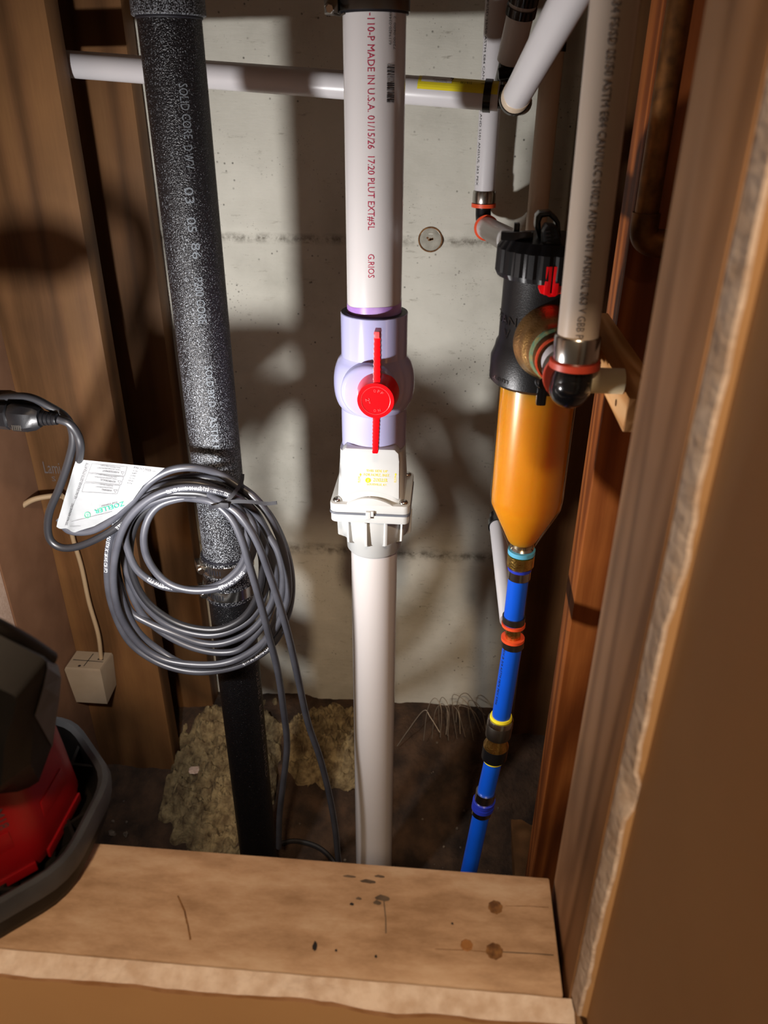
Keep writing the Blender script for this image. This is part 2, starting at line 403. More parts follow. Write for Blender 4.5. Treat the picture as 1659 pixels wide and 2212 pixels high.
def plane_fn(p, d, u):
    p, d, u = V(p), V(d).normalized(), V(u).normalized()
    return lambda a, b: p+d*a+u*b

TOCAM = V((0, -1, 0))
# ================================================================== THE SETTING
FLOORZ, WY = 0.0, 1.2
# back wall of poured concrete: a displaced sheet with two pour seams
def hz(x, y, z, s): return noise.noise(V((x*s, y*s, z*s)))
seam1 = at(700, 517, WY).z; seam2 = at(700, 1187, WY).z
mb = MB(); nx, nz_ = 190, 230; x0, x1, z0, z1 = -.95, .62, -.25, 1.75; gr = []
for j in range(nz_+1):
    z = z0+(z1-z0)*j/nz_; row = []
    for i in range(nx+1):
        x = x0+(x1-x0)*i/nx
        d = .0025*hz(x, 3, z, 5)+.0012*hz(x, 9, z, 25)
        for sm, k in ((seam1, 1), (seam2, .8)):
            q = z-sm-.006*hz(x, 1, 0, 4)
            d += k*(.004*math.exp(-(q/.006)**2)*(1+.9*hz(x, 5, 0, 40)) - .003*(q > 0)*math.exp(-(q/.05)))
        row.append(mb.bm.verts.new((x, WY+d, z)))
    gr.append(row)
for a, b in zip(gr, gr[1:]):
    for i in range(nx): mb.face([a[i], a[i+1], b[i+1], b[i]])
wall_back = mb.build('wall_back', 'concrete', org=(0, WY, 0), kind='structure', recalc=False)
c = at(930, 517, WY); c.y = WY
mb = MB(); mb.lathe((c.x, WY+.004, c.z), TOCAM, [(0, .0165), (.006, .0165), (.0075, .013), (.0065, .008), (.0065, 0)], 28); mb.build('tie_hole_plug', 'concrete_plug', wall_back)
mb = MB(); mb.torus((c.x, WY-.0025, c.z), TOCAM, .0172, .0012, 36, 6); mb.build('tie_hole_ring', 'rust', wall_back)
mb = MB()
for k in range(7):
    a = random.random()*6.28; rr_ = random.random()*.006
    mb.lathe((c.x+rr_*cos(a), WY-.0018, c.z+rr_*sin(a)), TOCAM, [(0, .003), (.0008, .0015), (.0008, 0)], 9)
mb.build('rust_spot', 'rust', wall_back)

# floor: beaten dirt that rises against the wall
def fh(x, y):
    t = max(0, (y-.86)/.34); h = .105*t*t*(3-2*t)
    h -= .05*math.exp(-((x+.08)**2+(y-.80)**2)/.012)
    h += .012*hz(x, y, 0, 9)+.007*hz(x, y, 4, 28)+.003*hz(x, y, 8, 75)
    return h
mb = MB(); n1_, n2_ = 150, 100; gr = []
for j in range(n2_+1):
    y = .1+1.14*j/n2_; gr.append([mb.bm.verts.new((-.8+1.3*i/n1_, y, fh(-.8+1.3*i/n1_, y))) for i in range(n1_+1)])
for a, b in zip(gr, gr[1:]):
    for i in range(n1_): mb.face([a[i], a[i+1], b[i+1], b[i]])
mb.build('floor', 'dirt', kind='structure', recalc=False)
MB().box((-.95, .30, 1.75), (.62, 1.25, 1.80)).build('ceiling', 'wood_dark', org=(0, .7, 1.75), kind='structure')  # unseen top of the cavity, put in to keep the inside dark
# left side: brown paper back of the neighbouring board, then a paler board nearer the hatch
MB().box((-.645, .893, -.02), (-.627, 1.2, 1.75), .001).build('wall_left', 'board_paper', org=(-.63, 1.0, 0), kind='structure')
MB().box((-.645, .30, -.02), (-.629, .892, 1.75), .001).build('trim_1', 'pale_board', org=(-.63, .6, 0), kind='structure')
MB().box((.262, .30, -.02), (.28, 1.2, 1.75), .001).build('wall_right', 'board_paper', org=(.27, .7, 0), kind='structure')

# painted drywall round the hatch, with its broken gypsum edge
YF, YB, SZ, JX = .286, .2985, .683, .100
def ragx(z): return JX+.0035+.0022*hz(z, 2, 0, 14)+.0018*hz(z, 5, 0, 60)+.0006*hz(z, 6, 0, 160)+(.006*math.exp(-((z-.885)/.012)**2))
def ragz(x): return SZ-.005+.0048*hz(x, 4, 0, 9)+.0024*hz(x, 7, 0, 45)+.001*hz(x, 8, 0, 120)-.006*math.exp(-((x+.02)/.03)**2)-.003*math.exp(-((x-.05)/.02)**2)
zs = [SZ+.004+i*.009 for i in range(205)]; xs = [-.60+i*.007 for i in range(101)]
def backx(z): return JX+.0012+.0006*hz(z, 2, 3, 20)
mb = MB()
xs2 = [x for x in xs if x < JX]+[JX+.003]
lo = [(mb.bm.verts.new((x, YF, ragz(x)-.0035)), mb.bm.verts.new((x, YF, -.02))) for x in xs2]
for a, b in zip(lo, lo[1:]): mb.face([a[0], a[1], b[1], b[0]])
wall_front = mb.build('wall_front', 'paint_tan', org=(-.2, YF, 0), kind='structure', recalc=False)
mb = MB()
fr_ = [(mb.bm.verts.new((ragx(z)+.002, YF, z)), mb.bm.verts.new((JX+.0088, YF-.0012, z)), mb.bm.verts.new((JX+.009, -1.2, z))) for z in zs]
for a, b in zip(fr_, fr_[1:]):
    for i in range(2): mb.face([a[i], a[i+1], b[i+1], b[i]])
mb.poly([(JX+.004, YF, zs[0]), (JX+.008, YF-.012, zs[0]), (JX+.009, -1.2, zs[0]), (JX+.009, -1.2, -.02), (JX+.008, YF-.012, -.02), (JX+.004, YF, -.02)])
wall_side = mb.build('wall_side', 'paint_tan', org=(JX+.008, -.4, 0), kind='structure', recalc=False, smooth=0)
MB().box((-.95, YF, 1.28), (JX+.01, YB, 2.5)).build('wall_front_top', 'paint_tan', org=(-.4, YF, 1.28), kind='structure')  # unseen wall above the hatch, put in to block the overhead fill
mb = MB()                                   # gypsum core seen in the cut
rows = []
for z in zs: rows.append([mb.bm.verts.new(p) for p in ((backx(z), YB, z), (backx(z)+.0005+.0010*hz(z, 1, 9, 70), YB-.004, z), ((ragx(z)+backx(z))/2+.0012*hz(z, 3, 5, 90), YF+.004, z), (ragx(z), YF-.0005, z), (ragx(z)+.0022, YF-.0004, z))])
for a, b in zip(rows, rows[1:]):
    for i in range(4): mb.face([a[i], a[i+1], b[i+1], b[i]])
mb.build('gypsum_edge', 'gypsum', wall_side, recalc=True)
mb = MB(); rows = []
for x in xs2:
    z = ragz(x); rows.append([mb.bm.verts.new(p) for p in ((x, YB+.0004, SZ-.0015+.0008*hz(x, 2, 2, 50)), (x, YB-.004, (SZ-.001+z)/2+.001*hz(x, 3, 1, 70)), (x, YF+.0035, z+.0012*hz(x, 6, 1, 90)), (x, YF-.0006, z-.001))])
for a, b in zip(rows, rows[1:]):
    for i in range(3): mb.face([a[i], a[i+1], b[i+1], b[i]])
mb.build('gypsum_edge', 'gypsum', wall_front, recalc=True)
mb = MB(); rows = []
for x in xs2:
    z = ragz(x); q = .0030+.002*hz(x, 8, 0, 22)+.0012*hz(x, 9, 0, 80); rows.append([mb.bm.verts.new(p) for p in ((x, YF-.0008, z-.0006), (x, YF-.0011, z-.0015-max(.0006, q)))])
for a, b in zip(rows, rows[1:]): mb.face([a[0], a[1], b[1], b[0]])
mb.build('torn_paper', 'torn_paper', wall_front, label='brown torn paper along the broken drywall edge')

# ================================================================== LUMBER
def stud(name, a, b, mat, label, cat='stud', bev=.0025, group=None):
    a, b = V(a), V(b); return MB().box(a, b, bev).build(name, mat, org=((a.x+b.x)/2, (a.y+b.y)/2, a.z), label=label, cat=cat, group=group)
# sill plate with screws
SX0, SX1 = -.60, .0965
sill = thing('sill_plate', 'pale weathered wood sill along the bottom of the hatch, work lamp on it', 'sill', (0, .342, SZ-.038))
MB().box((SX0, .2995, SZ-.038), (SX1, .386, SZ), .0015).build('board', 'wood_sill', sill)
for (px_, py_, r_) in ((1070, 1960, .0052), (1008, 2042, .0042), (1068, 2055, .0058)):
    c = atz(px_, py_, SZ); mb = MB()
    mb.lathe((c.x, c.y, SZ-.002), (0, 0, 1), [(0, r_), (.0023, r_), (.0027, r_*.86), (.0024, r_*.6), (.0026, r_*.25), (.0026, 0)], 22, mod=lambda i, t: 1+.07*sin(i*2.3))
    mb.build('screw_head', 'rust' if r_ > .005 else 'wood_endgrain', sill)
def sillmark(pts, r_, mat, name):
    mb = MB()
    for (a, b) in zip(pts, pts[1:]):
        A, B = atz(*a, SZ+.0003), atz(*b, SZ+.0003); d = (B-A).normalized(); n = V((-d.y, d.x, 0))*r_
        mb.poly([A+n*.7, A-n*.5, B-n, B+n*.6])
    return mb.build(name, mat, sill)
sillmark([(1080, 2056), (1140, 2059), (1196, 2063)], .0004, 'ink_black', 'crack')
sillmark([(940, 2050), (1000, 2052), (1052, 2056)], .0003, 'rust', 'crack')
sillmark([(1092, 1957), (1140, 1957), (1185, 1960)], .0003, 'rust', 'crack')
sillmark([(384, 1935), (398, 1965), (405, 1995), (412, 2030)], .0008, 'rust', 'scratch')
sillmark([(829, 1945), (833, 1980), (834, 2016)], .0006, 'stain_dark', 'pencil_mark')
for (px_, py_, a_, b_) in ((680, 2044, .0017, .0034), (726, 2053, .0009, .001), (812, 2066, .0009, .0012), (977, 1995, .0009, .0009), (760, 1953, .0016, .0012), (775, 1941, .0022, .0011), (826, 1940, .0055, .0024), (815, 1950, .003, .0018), (795, 1904, .006, .0016), (755, 1893, .005, .001), (820, 1893, .004, .0011)):
    c = atz(px_, py_, SZ+.0004); mb = MB(); mb.poly([(c.x+a_*cos(k*.628)*(1+.3*sin(k*3.1)), c.y+b_*sin(k*.628)*(1+.25*cos(k*2.2)), c.z) for k in range(10)])
    mb.build('stain', 'ink_black' if a_ < .002 else 'stain_dark', sill)
# right jamb
stud('jamb_stud', (JX, .2995, .60), (JX+.038, .3865, 1.75), 'wood_jamb', 'light brown wood jamb stud at the right side of the hatch, beside torn drywall')
stud('wall_stud', (-.627, 1.03, -.03), (-.481, 1.068, 1.75), 'wood_left', 'wide tan plank stud at the far left, small grey junction box on it')
stud('wall_stud', (-.53, 1.155, -.03), (-.437, 1.193, 1.75), 'wood_dark', 'dark shaded stud against the concrete, left of the speckled black pipe')
stud('wall_stud', (.172, .79, .035), (.262, .85, 1.75), 'wood_red', 'orange brown stud behind the right jamb, small wood block fixed to it')
stud('wall_stud', (.165, 1.14, .05), (.262, 1.18, 1.75), 'wood_dark', 'dark stud in the right back corner, behind the blue pipe')
stud('bottom_plate', (.160, .45, -.02), (.262, 1.185, .034), 'wood_dark', 'grey brown bottom plate lying on the dirt under the right studs', 'plank')
# block that carries the riser elbow
blk = thing('wood_block', 'short cut wood block sticking out toward the hatch beside the black elbow', 'block', (.148, .66, .982))
MB().box((.134, .5405, .982), (.162, .789, 1.009), .0008).build('body', 'wood_block', blk)
MB().box((.1345, .5395, .9825), (.1615, .5415, 1.0085), .0006).build('end_grain', 'wood_endgrain', blk)
c = atx(1331, 870, .1339); MB().lathe(c, (-1, 0, 0), [(-.002, .0028), (.0003, .0028), (.0005, 0)], 14).build('nail_head', 'steel', blk)

# stamp on the left stud
mb = MB(); p = at(97, 1022, 1.0295); lay_text(mb, 'Lami', plane_fn(p, (1, 0, 0), (0, 0, 1)), .026, .02)
p = at(112, 1034, 1.0295); p.z -= .004; lay_text(mb, 'S', plane_fn(p, (1, 0, 0), (0, 0, 1)), .006, .008)
so = [o for o in COL.objects if o.get('label', '').startswith('wide tan plank')][0]
mb.build('stamp', 'ink_grey', so)

# ================================================================== WHITE DISCHARGE LINE
PX, PY = -.080, .857
PR = .03015
def zc(y, x=808, Y=PY): return at(x, y, Y).z
def rr(hpx, y): return mm(hpx, at(808, y, PY))
zt = zc(672); zb = zc(954)
up_ = thing('discharge_pipe', 'white plastic pipe with red print rising above the red handled valve', 'pipe', (PX, PY, zt-.02))
MB().lathe((PX, PY, zt-.03), (0, 0, 1), [(0, PR), (1.6-zt, PR)], 64).build('pipe', 'pvc_white', up_)
ztp = at(808, 25, PY-PR).z
def band(name, mat, z0_, z1_, r, parent, axis=(PX, PY), amp=0):
    mb = MB(); n = 64; A, B = [], []
    for i in range(n):
        a = 2*pi*i/n; w_ = amp*sin(a*1.0+.6)+amp*.4*sin(a*3)
        A.append(mb.bm.verts.new((axis[0]+r*cos(a), axis[1]+r*sin(a), z0_))); B.append(mb.bm.verts.new((axis[0]+r*cos(a), axis[1]+r*sin(a), z1_+w_)))
    for i in range(n): mb.face([A[i], A[(i+1) % n], B[(i+1) % n], B[i]])
    return mb.build(name, mat, parent)
band('primer_band', 'primer_purple', zt-.01, zt+.012, PR+.0002, up_, amp=.0025)
def print_on(parent, mat, body, ys, ye, xpx, R, axis, H, reverse=False, name='lettering', axisdir=None):
    """lettering down a vertical pipe between photo rows ys and ye, at column xpx"""
    A = at(xpx, ys, axis[1]-R*.98); B = at(xpx, ye, axis[1]-R*.98)
    off = max(-.96, min(.96, ((A.x+B.x)/2-axis[0])/R)); n = V((off, -sqrt(1-off*off), 0))
    mb = MB()
    if reverse: lay_text(mb, body, cyl_fn((axis[0], axis[1], B.z), (0, 0, 1), n, R, b0=-H/2), A.z-B.z, H)
    else: lay_text(mb, body, cyl_fn((axis[0], axis[1], A.z), (0, 0, -1), n, R, b0=-H/2), A.z-B.z, H)
    return mb.build(name, mat, parent, smooth=0)
print_on(up_, 'ink_red', '-110-P MADE IN U.S.A. 01/15/26  17:20 PLUT EXT#5L', 28, 497, 802, PR, (PX, PY), .0068)
print_on(up_, 'ink_red', 'G.RIOS', 549, 600, 802, PR, (PX, PY), .0066)
print_on(up_, 'ink_black', '6119420-03449', 24, 96, 842, PR, (PX, PY), .0027, True)
print_on(up_, 'ink_black', '7200-0600  2 1', 24, 106, 851, PR, (PX, PY), .0027, True)
A, B = at(844, 139, PY-PR*.9), at(844, 222, PY-PR*.9); off = (A.x-PX)/PR
fn = cyl_fn((PX, PY, A.z), (0, 0, -1), (off, -sqrt(1-off*off), 0), PR); mb = MB(); a = 0; L = A.z-B.z
while a < L:
    w_ = random.choice((.0004, .0004, .0008, .0012)); w_ = min(w_, L-a)
    b = [-.0042, -.0014, .0014, .0042]
    for q in range(3): mb.poly([fn(a, b[q]), fn(a+w_, b[q]), fn(a+w_, b[q+1]), fn(a, b[q+1])])
    a += w_+random.choice((.0004, .0004, .0007))
mb.build('barcode', 'ink_black', up_, smooth=0)
# banded coupling at the top of the frame
cp = thing('pipe_coupling', 'steel banded rubber coupling at the top of the white pipe', 'coupling', (PX, PY, ztp))
MB().lathe((PX, PY, ztp), (0, 0, 1), [(0, PR+.0002), (0, PR+.0022), (.14, PR+.0022), (.14, PR)], 64, close=False).build('sleeve', 'gasket_black', cp)
MB().lathe((PX, PY, ztp+.002), (0, 0, 1), [(0, PR+.0022), (0, PR+.0035), (.013, PR+.0037), (.015, PR+.0030), (.018, PR+.0030), (.12, PR+.0032), (.12, PR+.002)], 64, close=False).build('steel_band', 'steel_dark', cp)
q = at(718, 8, PY-.01)
MB().box((q.x-.007, q.y-.006, q.z-.009), (q.x+.006, q.y+.006, q.z+.012), .0015).build('clamp_housing', 'steel_dark', cp)
mb = MB(); mb.lathe((q.x-.002, q.y-.008, q.z-.004), (.2, -1, -.2), [(-.004, .0045), (.004, .0045), (.005, .0035), (.005, 0)], 6); mb.build('clamp_screw', 'steel', cp)
mb = MB(); mb.tube([at(722, 30, PY-.02), at(735, 34, PY-.028), at(745, 28, PY-.031)], .001, 6); mb.build('clamp_tail', 'steel_dark', cp)

# ball valve
r1, r2, r3 = rr(73, 672), rr(87.5, 818), rr(69, 954)
z1, zm, z2 = zc(765), zc(818), zc(876)
bv = thing('ball_valve', 'lavender white ball valve with red lever handle on the centre pipe', 'valve', (PX, PY, zb))
prof = [(0, r3-.012), (0, r3-.001), (.001, r3)]
prof += [(z2-zb, r3*1.004), ]
nb = 12
for i in range(nb+1):
    t = i/nb; z = z2+(z1-z2)*t
    a = (t-.5)*2
    base = r3+(r1-r3)*t
    prof.append((z-zb, base+(r2-(r3+r1)/2)*max(0, 1-abs(a)**2.2)**.75))
prof += [(z1-zb+.001, r1), (zt-zb-.001, r1), (zt-zb, r1-.001), (zt-zb, r1-.0045)]
MB().lathe((PX, PY, zb), (0, 0, 1), prof, 80, close=False).build('body', 'pvc_valve', bv)
MB().lathe((PX, PY, zt-.0035), (0, 0, 1), [(0, PR), (.0038, PR+.0005), (.0042, r1-.0045), (.0035, r1-.0006), (0, r1-.003)], 64, close=False).build('socket_seal', 'gasket_black', bv)
hy = .783
stem = (PX-.002, PY, zm)
MB().lathe((stem[0], PY-.02, zm), TOCAM, [(0, r2*.68), (.026, r2*.66), (.0285, r2*.62), (.0295, r2*.56)], 48).build('stem_boss', 'pvc_valve', bv)
hub = at(811.5, 866, hy); hr = mm(41, hub)
mb = MB(); mb.lathe((hub.x, PY-.045, hub.z), TOCAM, [(0, hr*1.16), (PY-.045-hy-.002, hr), (PY-.045-hy, hr*.97), (PY-.045-hy, hr*.78), (PY-.045-hy-.0006, hr*.76), (PY-.045-hy-.0006, 0)], 56)
hnd = mb.build('handle', 'red_plastic', bv, label='red lever handle')
def lever(ya, yb, wa, wb, sgn):
    A, B = at(813.5 if sgn > 0 else 813, ya, hy), at(814.5 if sgn > 0 else 810, yb, hy); n = 26; Lp, Rp = [], []
    for i in range(n+1):
        t = i/n; c_ = A.lerp(B, t); wd = mm((wa+(wb-wa)*t)/2, c_)
        if t < .22: wd += hr*.42*(1-t/.22)**2
        sr = .0007*(1 if i % 2 else 0) if t > .25 else 0
        Lp.append(V((c_.x-wd-sr, hy+.0012, c_.z))); Rp.append(V((c_.x+wd+sr, hy+.0012, c_.z)))
    pts = Lp+Rp[::-1]
    return MB().prism(pts, (0, .016, 0), .0006)
lever(856, 717, 15, 12.5, 1).build('lever_arm', 'red_plastic', hnd)
lever(876, 981, 15, 11, -1).build('lever_arm', 'red_plastic', hnd)
q = at(814.5, 724, hy-.0004); MB().box((q.x-.0026, hy-.0008, q.z-.0035), (q.x+.0026, hy+.001, q.z+.0035), .0006).build('tip_pad', 'red_emboss', hnd)
mb = MB(); mb.torus((hub.x, hy+.0003, hub.z), TOCAM, hr*.77, .0003, 48, 5)
for ch, a in (('O', 95), ('F', 72), ('F', 52), ('O', 265), ('N', 290)):
    a = radians(a); q = V((hub.x+hr*.55*cos(a), hy-.0001, hub.z+hr*.55*sin(a))); u_ = V((cos(a), 0, sin(a))); lay_text(mb, ch, plane_fn(q-u_*.0015+V((-sin(a), 0, cos(a)))*.0013, (sin(a), 0, -cos(a)), u_), .0025, .0032)
q = V((hub.x-hr*.55, hy-.0001, hub.z+.002)); lay_text(mb, '2"', plane_fn(q, (.2, 0, -1), (1, 0, .2)), .006, .0045)
mb.build('embossed_mark', 'red_emboss', hnd, smooth=0)

# check valve below it
zf1 = at(810, 1112, PY-.049).z        # gasket line on the front of the flange
cv = thing('check_valve', 'white square flanged check valve with yellow print below the ball valve', 'valve', (PX, PY, zc(1205)))
CX_ = PX-.001
fw2 = mm(87, at(808, 1110, PY-.048))          # half width of the flange
def rrect(cx, cy, hw, hd, r, z, n=6, zfun=None):
    pts = []
    for (sx, sy, a0) in ((1, 1, 0), (-1, 1, 90), (-1, -1, 180), (1, -1, 270)):
        for k in range(n+1):
            a = radians(a0+90*k/n); pts.append(V((cx+sx*(hw-r)+r*cos(a), cy+sy*(hd-r)+r*sin(a), z)))
    return pts
zbt = zc(954)
fd = .047                                        # half depth of the flange
# body: from round socket to square chamber leaning forward
L = []
for t, hw, hd_, cy_ in ((0, .038, .040, PY+.002), (.25, .0385, .040, PY), (.7, .040, .0405, PY-.001), (1, .041, .041, PY-.001)):
    L.append(rrect(CX_, cy_, hw, hd_, .014 if t > .3 else .02, zf1+.010+(zbt-zf1-.010)*(1-t)))
MB().loft(L).build('chamber', 'pvc_check', cv)
# raised front panel that carries the print: its lower edge is a shallow arch
pt = at(808, 975, PY-.043); pbm = at(808, 1072, PY-.043)
yf = PY-.0435
pts = []
for k in range(9):
    t = k/8; x = -.0335+.067*t; pts.append(V((CX_+x*1.05, yf, pbm.z+.010*(1-(2*t-1)**2)-.004)))
pts += [V((CX_+.0345, yf, pt.z-.012)), V((CX_+.0335, yf, pt.z-.002)), V((CX_+.029, yf, pt.z+.003)), V((CX_-.029, yf, pt.z+.003)), V((CX_-.0335, yf, pt.z-.002)), V((CX_-.0345, yf, pt.z-.012))]
MB().prism(pts, (0, .02, 0), .0022).build('front_panel', 'pvc_check', cv)
def yprint(body, x0_, x1_, y_, hpx, mbx, Y=None):
    Y = yf-.0003; A = at(x0_, y_, Y); B = at(x1_, y_, Y); lay_text(mbx, body, plane_fn((A.x, Y, (A.z+B.z)/2), (1, 0, 0), (0, 0, 1)), B.x-A.x, mm(hpx, A)*1.12)
mb = MB()
yprint('THIS SIDE UP', 791, 837, 1020, 5, mb); yprint('FOR HORZ. INST.', 786, 842, 1029, 5.5, mb)
yprint('ZOELLER', 806, 837, 1041, 7.5, mb); yprint('LOUISVILLE, KY.', 793, 836, 1049, 4.5, mb)
q = at(795, 1037.5, yf-.0003); n_ = 20; rq = mm(6, q)
mb.poly([(q.x+rq*cos(k*2*pi/n_), q.y, q.z+rq*sin(k*2*pi/n_)) for k in range(n_)])
for xx in (776, 852):
    A = at(xx+(2 if xx < 800 else 4), 1042, yf-.0003); lay_text(mb, 'FLOW', plane_fn((A.x, A.y, A.z), (0, 0, 1), (-1, 0, 0)), mm(13, A)*1.1, mm(5, A))
    A = at(xx+2.5, 1026, yf-.0003); s_ = mm(2.5, A); mb.poly([(A.x-s_, A.y, A.z), (A.x+s_, A.y, A.z), (A.x, A.y, A.z+s_*1.8)])
    mb.poly([(A.x-s_*.25, A.y, A.z-s_*1.4), (A.x+s_*.25, A.y, A.z-s_*1.4), (A.x+s_*.25, A.y, A.z), (A.x-s_*.25, A.y, A.z)])
mb.build('lettering', 'ink_yellow', cv, smooth=0)
mb = MB(); q = at(795, 1037.5, yf-.0005); lay_text(mb, 'Z', plane_fn((q.x-.0011, q.y, q.z-.0014), (1, 0, 0), (0, 0, 1)), .0022, .0028); mb.build('emblem', 'pvc_check', cv, smooth=0)
# flange pair, gasket, arch rib
def plate(z0_, z1_, hw, hd_, r, name, mat, bev=.0015):
    return MB().prism(rrect(CX_, PY, hw, hd_, r, z0_), (0, 0, z1_-z0_), bev).build(name, mat, cv)
plate(zf1+.0012, zf1+.0125, fw2, fd+.002, .008, 'upper_flange', 'pvc_check')
plate(zf1-.0013, zf1+.0014, fw2+.0006, fd+.0028, .008, 'gasket', 'gasket_grey', .0005)
plate(zf1-.0125, zf1-.0012, fw2-.0005, fd+.0015, .008, 'lower_flange', 'pvc_check')
pts = []
for k in range(15):
    t = k/14; x = -fw2*.62+fw2*1.24*t; pts.append(V((CX_+x, PY-fd-.0015, zf1+.011+.0105*sin(pi*t)**.9)))
pts = [V((CX_-fw2*.62, PY-fd-.0015, zf1+.008))]+pts+[V((CX_+fw2*.62, PY-fd-.0015, zf1+.008))]
MB().prism(pts, (0, .0045, 0), .0008).build('arch_rib', 'pvc_check', cv)
MB().box((CX_-.0018, PY-fd+.001, zf1+.010), (CX_+.0005, PY-fd+.012, zf1+.021), .0005).build('web', 'pvc_check', cv)
MB().box((CX_-.0045, PY-fd-.006, zf1-.005), (CX_+.0015, PY-fd+.001, zf1+.005), .0008).build('locating_tab', 'pvc_check', cv)
MB().box((CX_+.0015, PY-fd-.0055, zf1-.0015), (CX_+.0052, PY-fd+.001, zf1+.0055), .0008).build('locating_tab', 'pvc_check', cv)
for sx in (-1, 1):
    for sy in (-1, 1):
        s_ = MB(); c = V((CX_+sx*(fw2-.0085), PY+sy*(fd-.008), zf1+.0125)); s_.lathe(c, (0, 0, 1), [(0, .0055), (.001, .0056), (.0028, .0045), (.0038, .0022), (.004, 0)], 20); s_.build('screw', 'steel', cv)
        s_ = MB(); s_.lathe(c-V((0, 0, .0275)), (0, 0, 1), [(0, .0048), (.004, .0048)], 6); s_.build('nut', 'steel_dark', cv)
# ribbed collar and hub
zc0, zc1_, zc2_ = zf1-.0125, zf1-.0125-.036, zf1-.0125-.06
rc = rr(72, 1150); rh = rr(57.5, 1200)
MB().lathe((PX, PY, zc2_), (0, 0, 1), [(0, PR), (0, rh-.002), (.0025, rh), (.018, rh+.001), (.026, rc-.001), (zc0-zc2_-.004, rc+.002), (zc0-zc2_, rc+.002)], 72, close=False).build('collar', 'pvc_check', cv)
for k in range(12):
    a = radians(15+30*k+8); d_ = V((cos(a), sin(a), 0)); t_ = V((-sin(a), cos(a), 0))
    c = V((PX, PY, 0)); P_ = []
    for (rad, z) in ((rc-.001, zc0-.0005), (rc+.0058, zc0-.0005), (rc+.0048, zc1_+.002), (rc-.004, zc1_-.003)): P_.append(c+d_*rad-t_*.0016+V((0, 0, z)))
    MB().prism(P_, t_*.0032, .0005).build('rib', 'pvc_check', cv)
# lower pipe
lp = thing('discharge_pipe', 'plain white plastic pipe running down from the check valve to the floor', 'pipe', (PX, PY, -.12))
MB().lathe((PX, PY, -.12), (0, 0, 1), [(0, PR), (zc2_+.01+.12, PR)], 64).build('pipe', 'pvc_white', lp)

# ================================================================== BLACK DRAIN PIPE
BX, BY, BR = -.2735, .842, .0302
zk0, zk1 = at(470, 1278, BY).z, at(470, 1192, BY).z
ab = thing('drain_pipe', 'speckled black plastic drain pipe with white print above the steel coupling', 'pipe', (BX, BY, zk1-.03))
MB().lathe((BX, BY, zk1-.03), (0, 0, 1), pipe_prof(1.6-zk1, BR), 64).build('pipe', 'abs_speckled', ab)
zt2 = at(368, 30, BY-BR).z
ft = thing('pipe_fitting', 'black hub fitting at the top of the speckled pipe', 'fitting', (BX, BY, zt2))
MB().lathe((BX, BY, zt2), (0, 0, 1), [(0, BR), (0, BR+.0035), (.001, BR+.0045), (.35, BR+.0045)], 64).build('hub', 'abs_speckled', ft)
MB().lathe((BX, BY, zt2-.0025), (0, 0, 1), [(0, BR), (.001, BR+.0012), (.004, BR+.0012)], 48, close=False).build('cement_bead', 'gasket_black', ft)
for body, ys, ye, xs_, xe_, hh in (('SOLID CORE', 180, 300, 393, 405, .0085), ('D W V', 315, 365, 404, 410, .0085), ('03', 405, 440, 406, 411, .009), ('05', 470, 502, 411, 417, .009), ('86', 525, 560, 420, 426, .009), ('P200 CORE', 600, 700, 425, 440, .009), ('SOLD BY D', 792, 880, 450, 458, .008), ('ASTM F 628', 900, 1010, 460, 470, .008)):
    print_on(ab, 'ink_dusty', body, ys, ye, (xs_+xe_)/2, BR, (BX, BY), hh)
lw = thing('drain_pipe', 'black plastic drain pipe going down from the steel coupling into the dirt', 'pipe', (BX, BY, -.06))
MB().lathe((BX, BY, -.06), (0, 0, 1), pipe_prof(zk0+.03+.06, BR), 64).build('pipe', 'abs_black', lw)
print_on(lw, 'ink_grey', 'ASTM F-628-85  BLK ABS  UNMCD', 1390, 1700, 565, BR, (BX, BY), .0065)
kc = thing('pipe_coupling', 'shielded steel coupling with two screw clamps joining the black pipes', 'coupling', (BX, BY, zk0))
kl = zk1-zk0
MB().lathe((BX, BY, zk0-.002), (0, 0, 1), [(0, BR), (0, BR+.0022), (kl+.004, BR+.0022), (kl+.004, BR)], 56, close=False).build('rubber_sleeve', 'gasket_black', kc)
MB().lathe((BX, BY, zk0), (0, 0, 1), [(0, BR+.002), (0, BR+.0034), (kl, BR+.0034), (kl, BR+.002)], 64, close=False).build('steel_shield', 'steel_mesh', kc)
for f in (.10, .70):
    MB().lathe((BX, BY, zk0+kl*f), (0, 0, 1), [(0, BR+.003), (0, BR+.0046), (kl*.24, BR+.0046), (kl*.24, BR+.003)], 64, close=False).build('clamp_band', 'steel', kc)
    z = zk0+kl*(f+.12); a = radians(205); c = V((BX+(BR+.006)*cos(a), BY+(BR+.006)*sin(a), z))
    hs_ = MB().box((-.006, -.009, -.0055), (.005, .009, .0055), .0015, mat=Matrix.Translation(c) @ Matrix.Rotation(a, 4, 'Z')).build('screw_housing', 'steel', kc)
    t_ = V((-sin(a), cos(a), 0)); MB().lathe(c+t_*.007, t_, [(0, .0035), (.004, .0035), (.004, .0052), (.010, .0052), (.011, .004), (.011, 0)], 8).build('hex_screw', 'steel', hs_)
    mb = MB()
    for k in range(9):
        a2 = radians(222+k*6.0); n = V((cos(a2), sin(a2), 0)); tt = V((-sin(a2), cos(a2), .15)); c2 = V((BX, BY, z))+n*(BR+.0048)
        for s_ in (1,): mb.poly([c2-tt*.0007-V((0, 0, .0035)), c2+tt*.0007-V((0, 0, .0035)), c2+tt*.0007+V((0, 0, .0035)), c2-tt*.0007+V((0, 0, .0035))])
    mb.build('band_slot', 'gasket_black', kc, smooth=0)

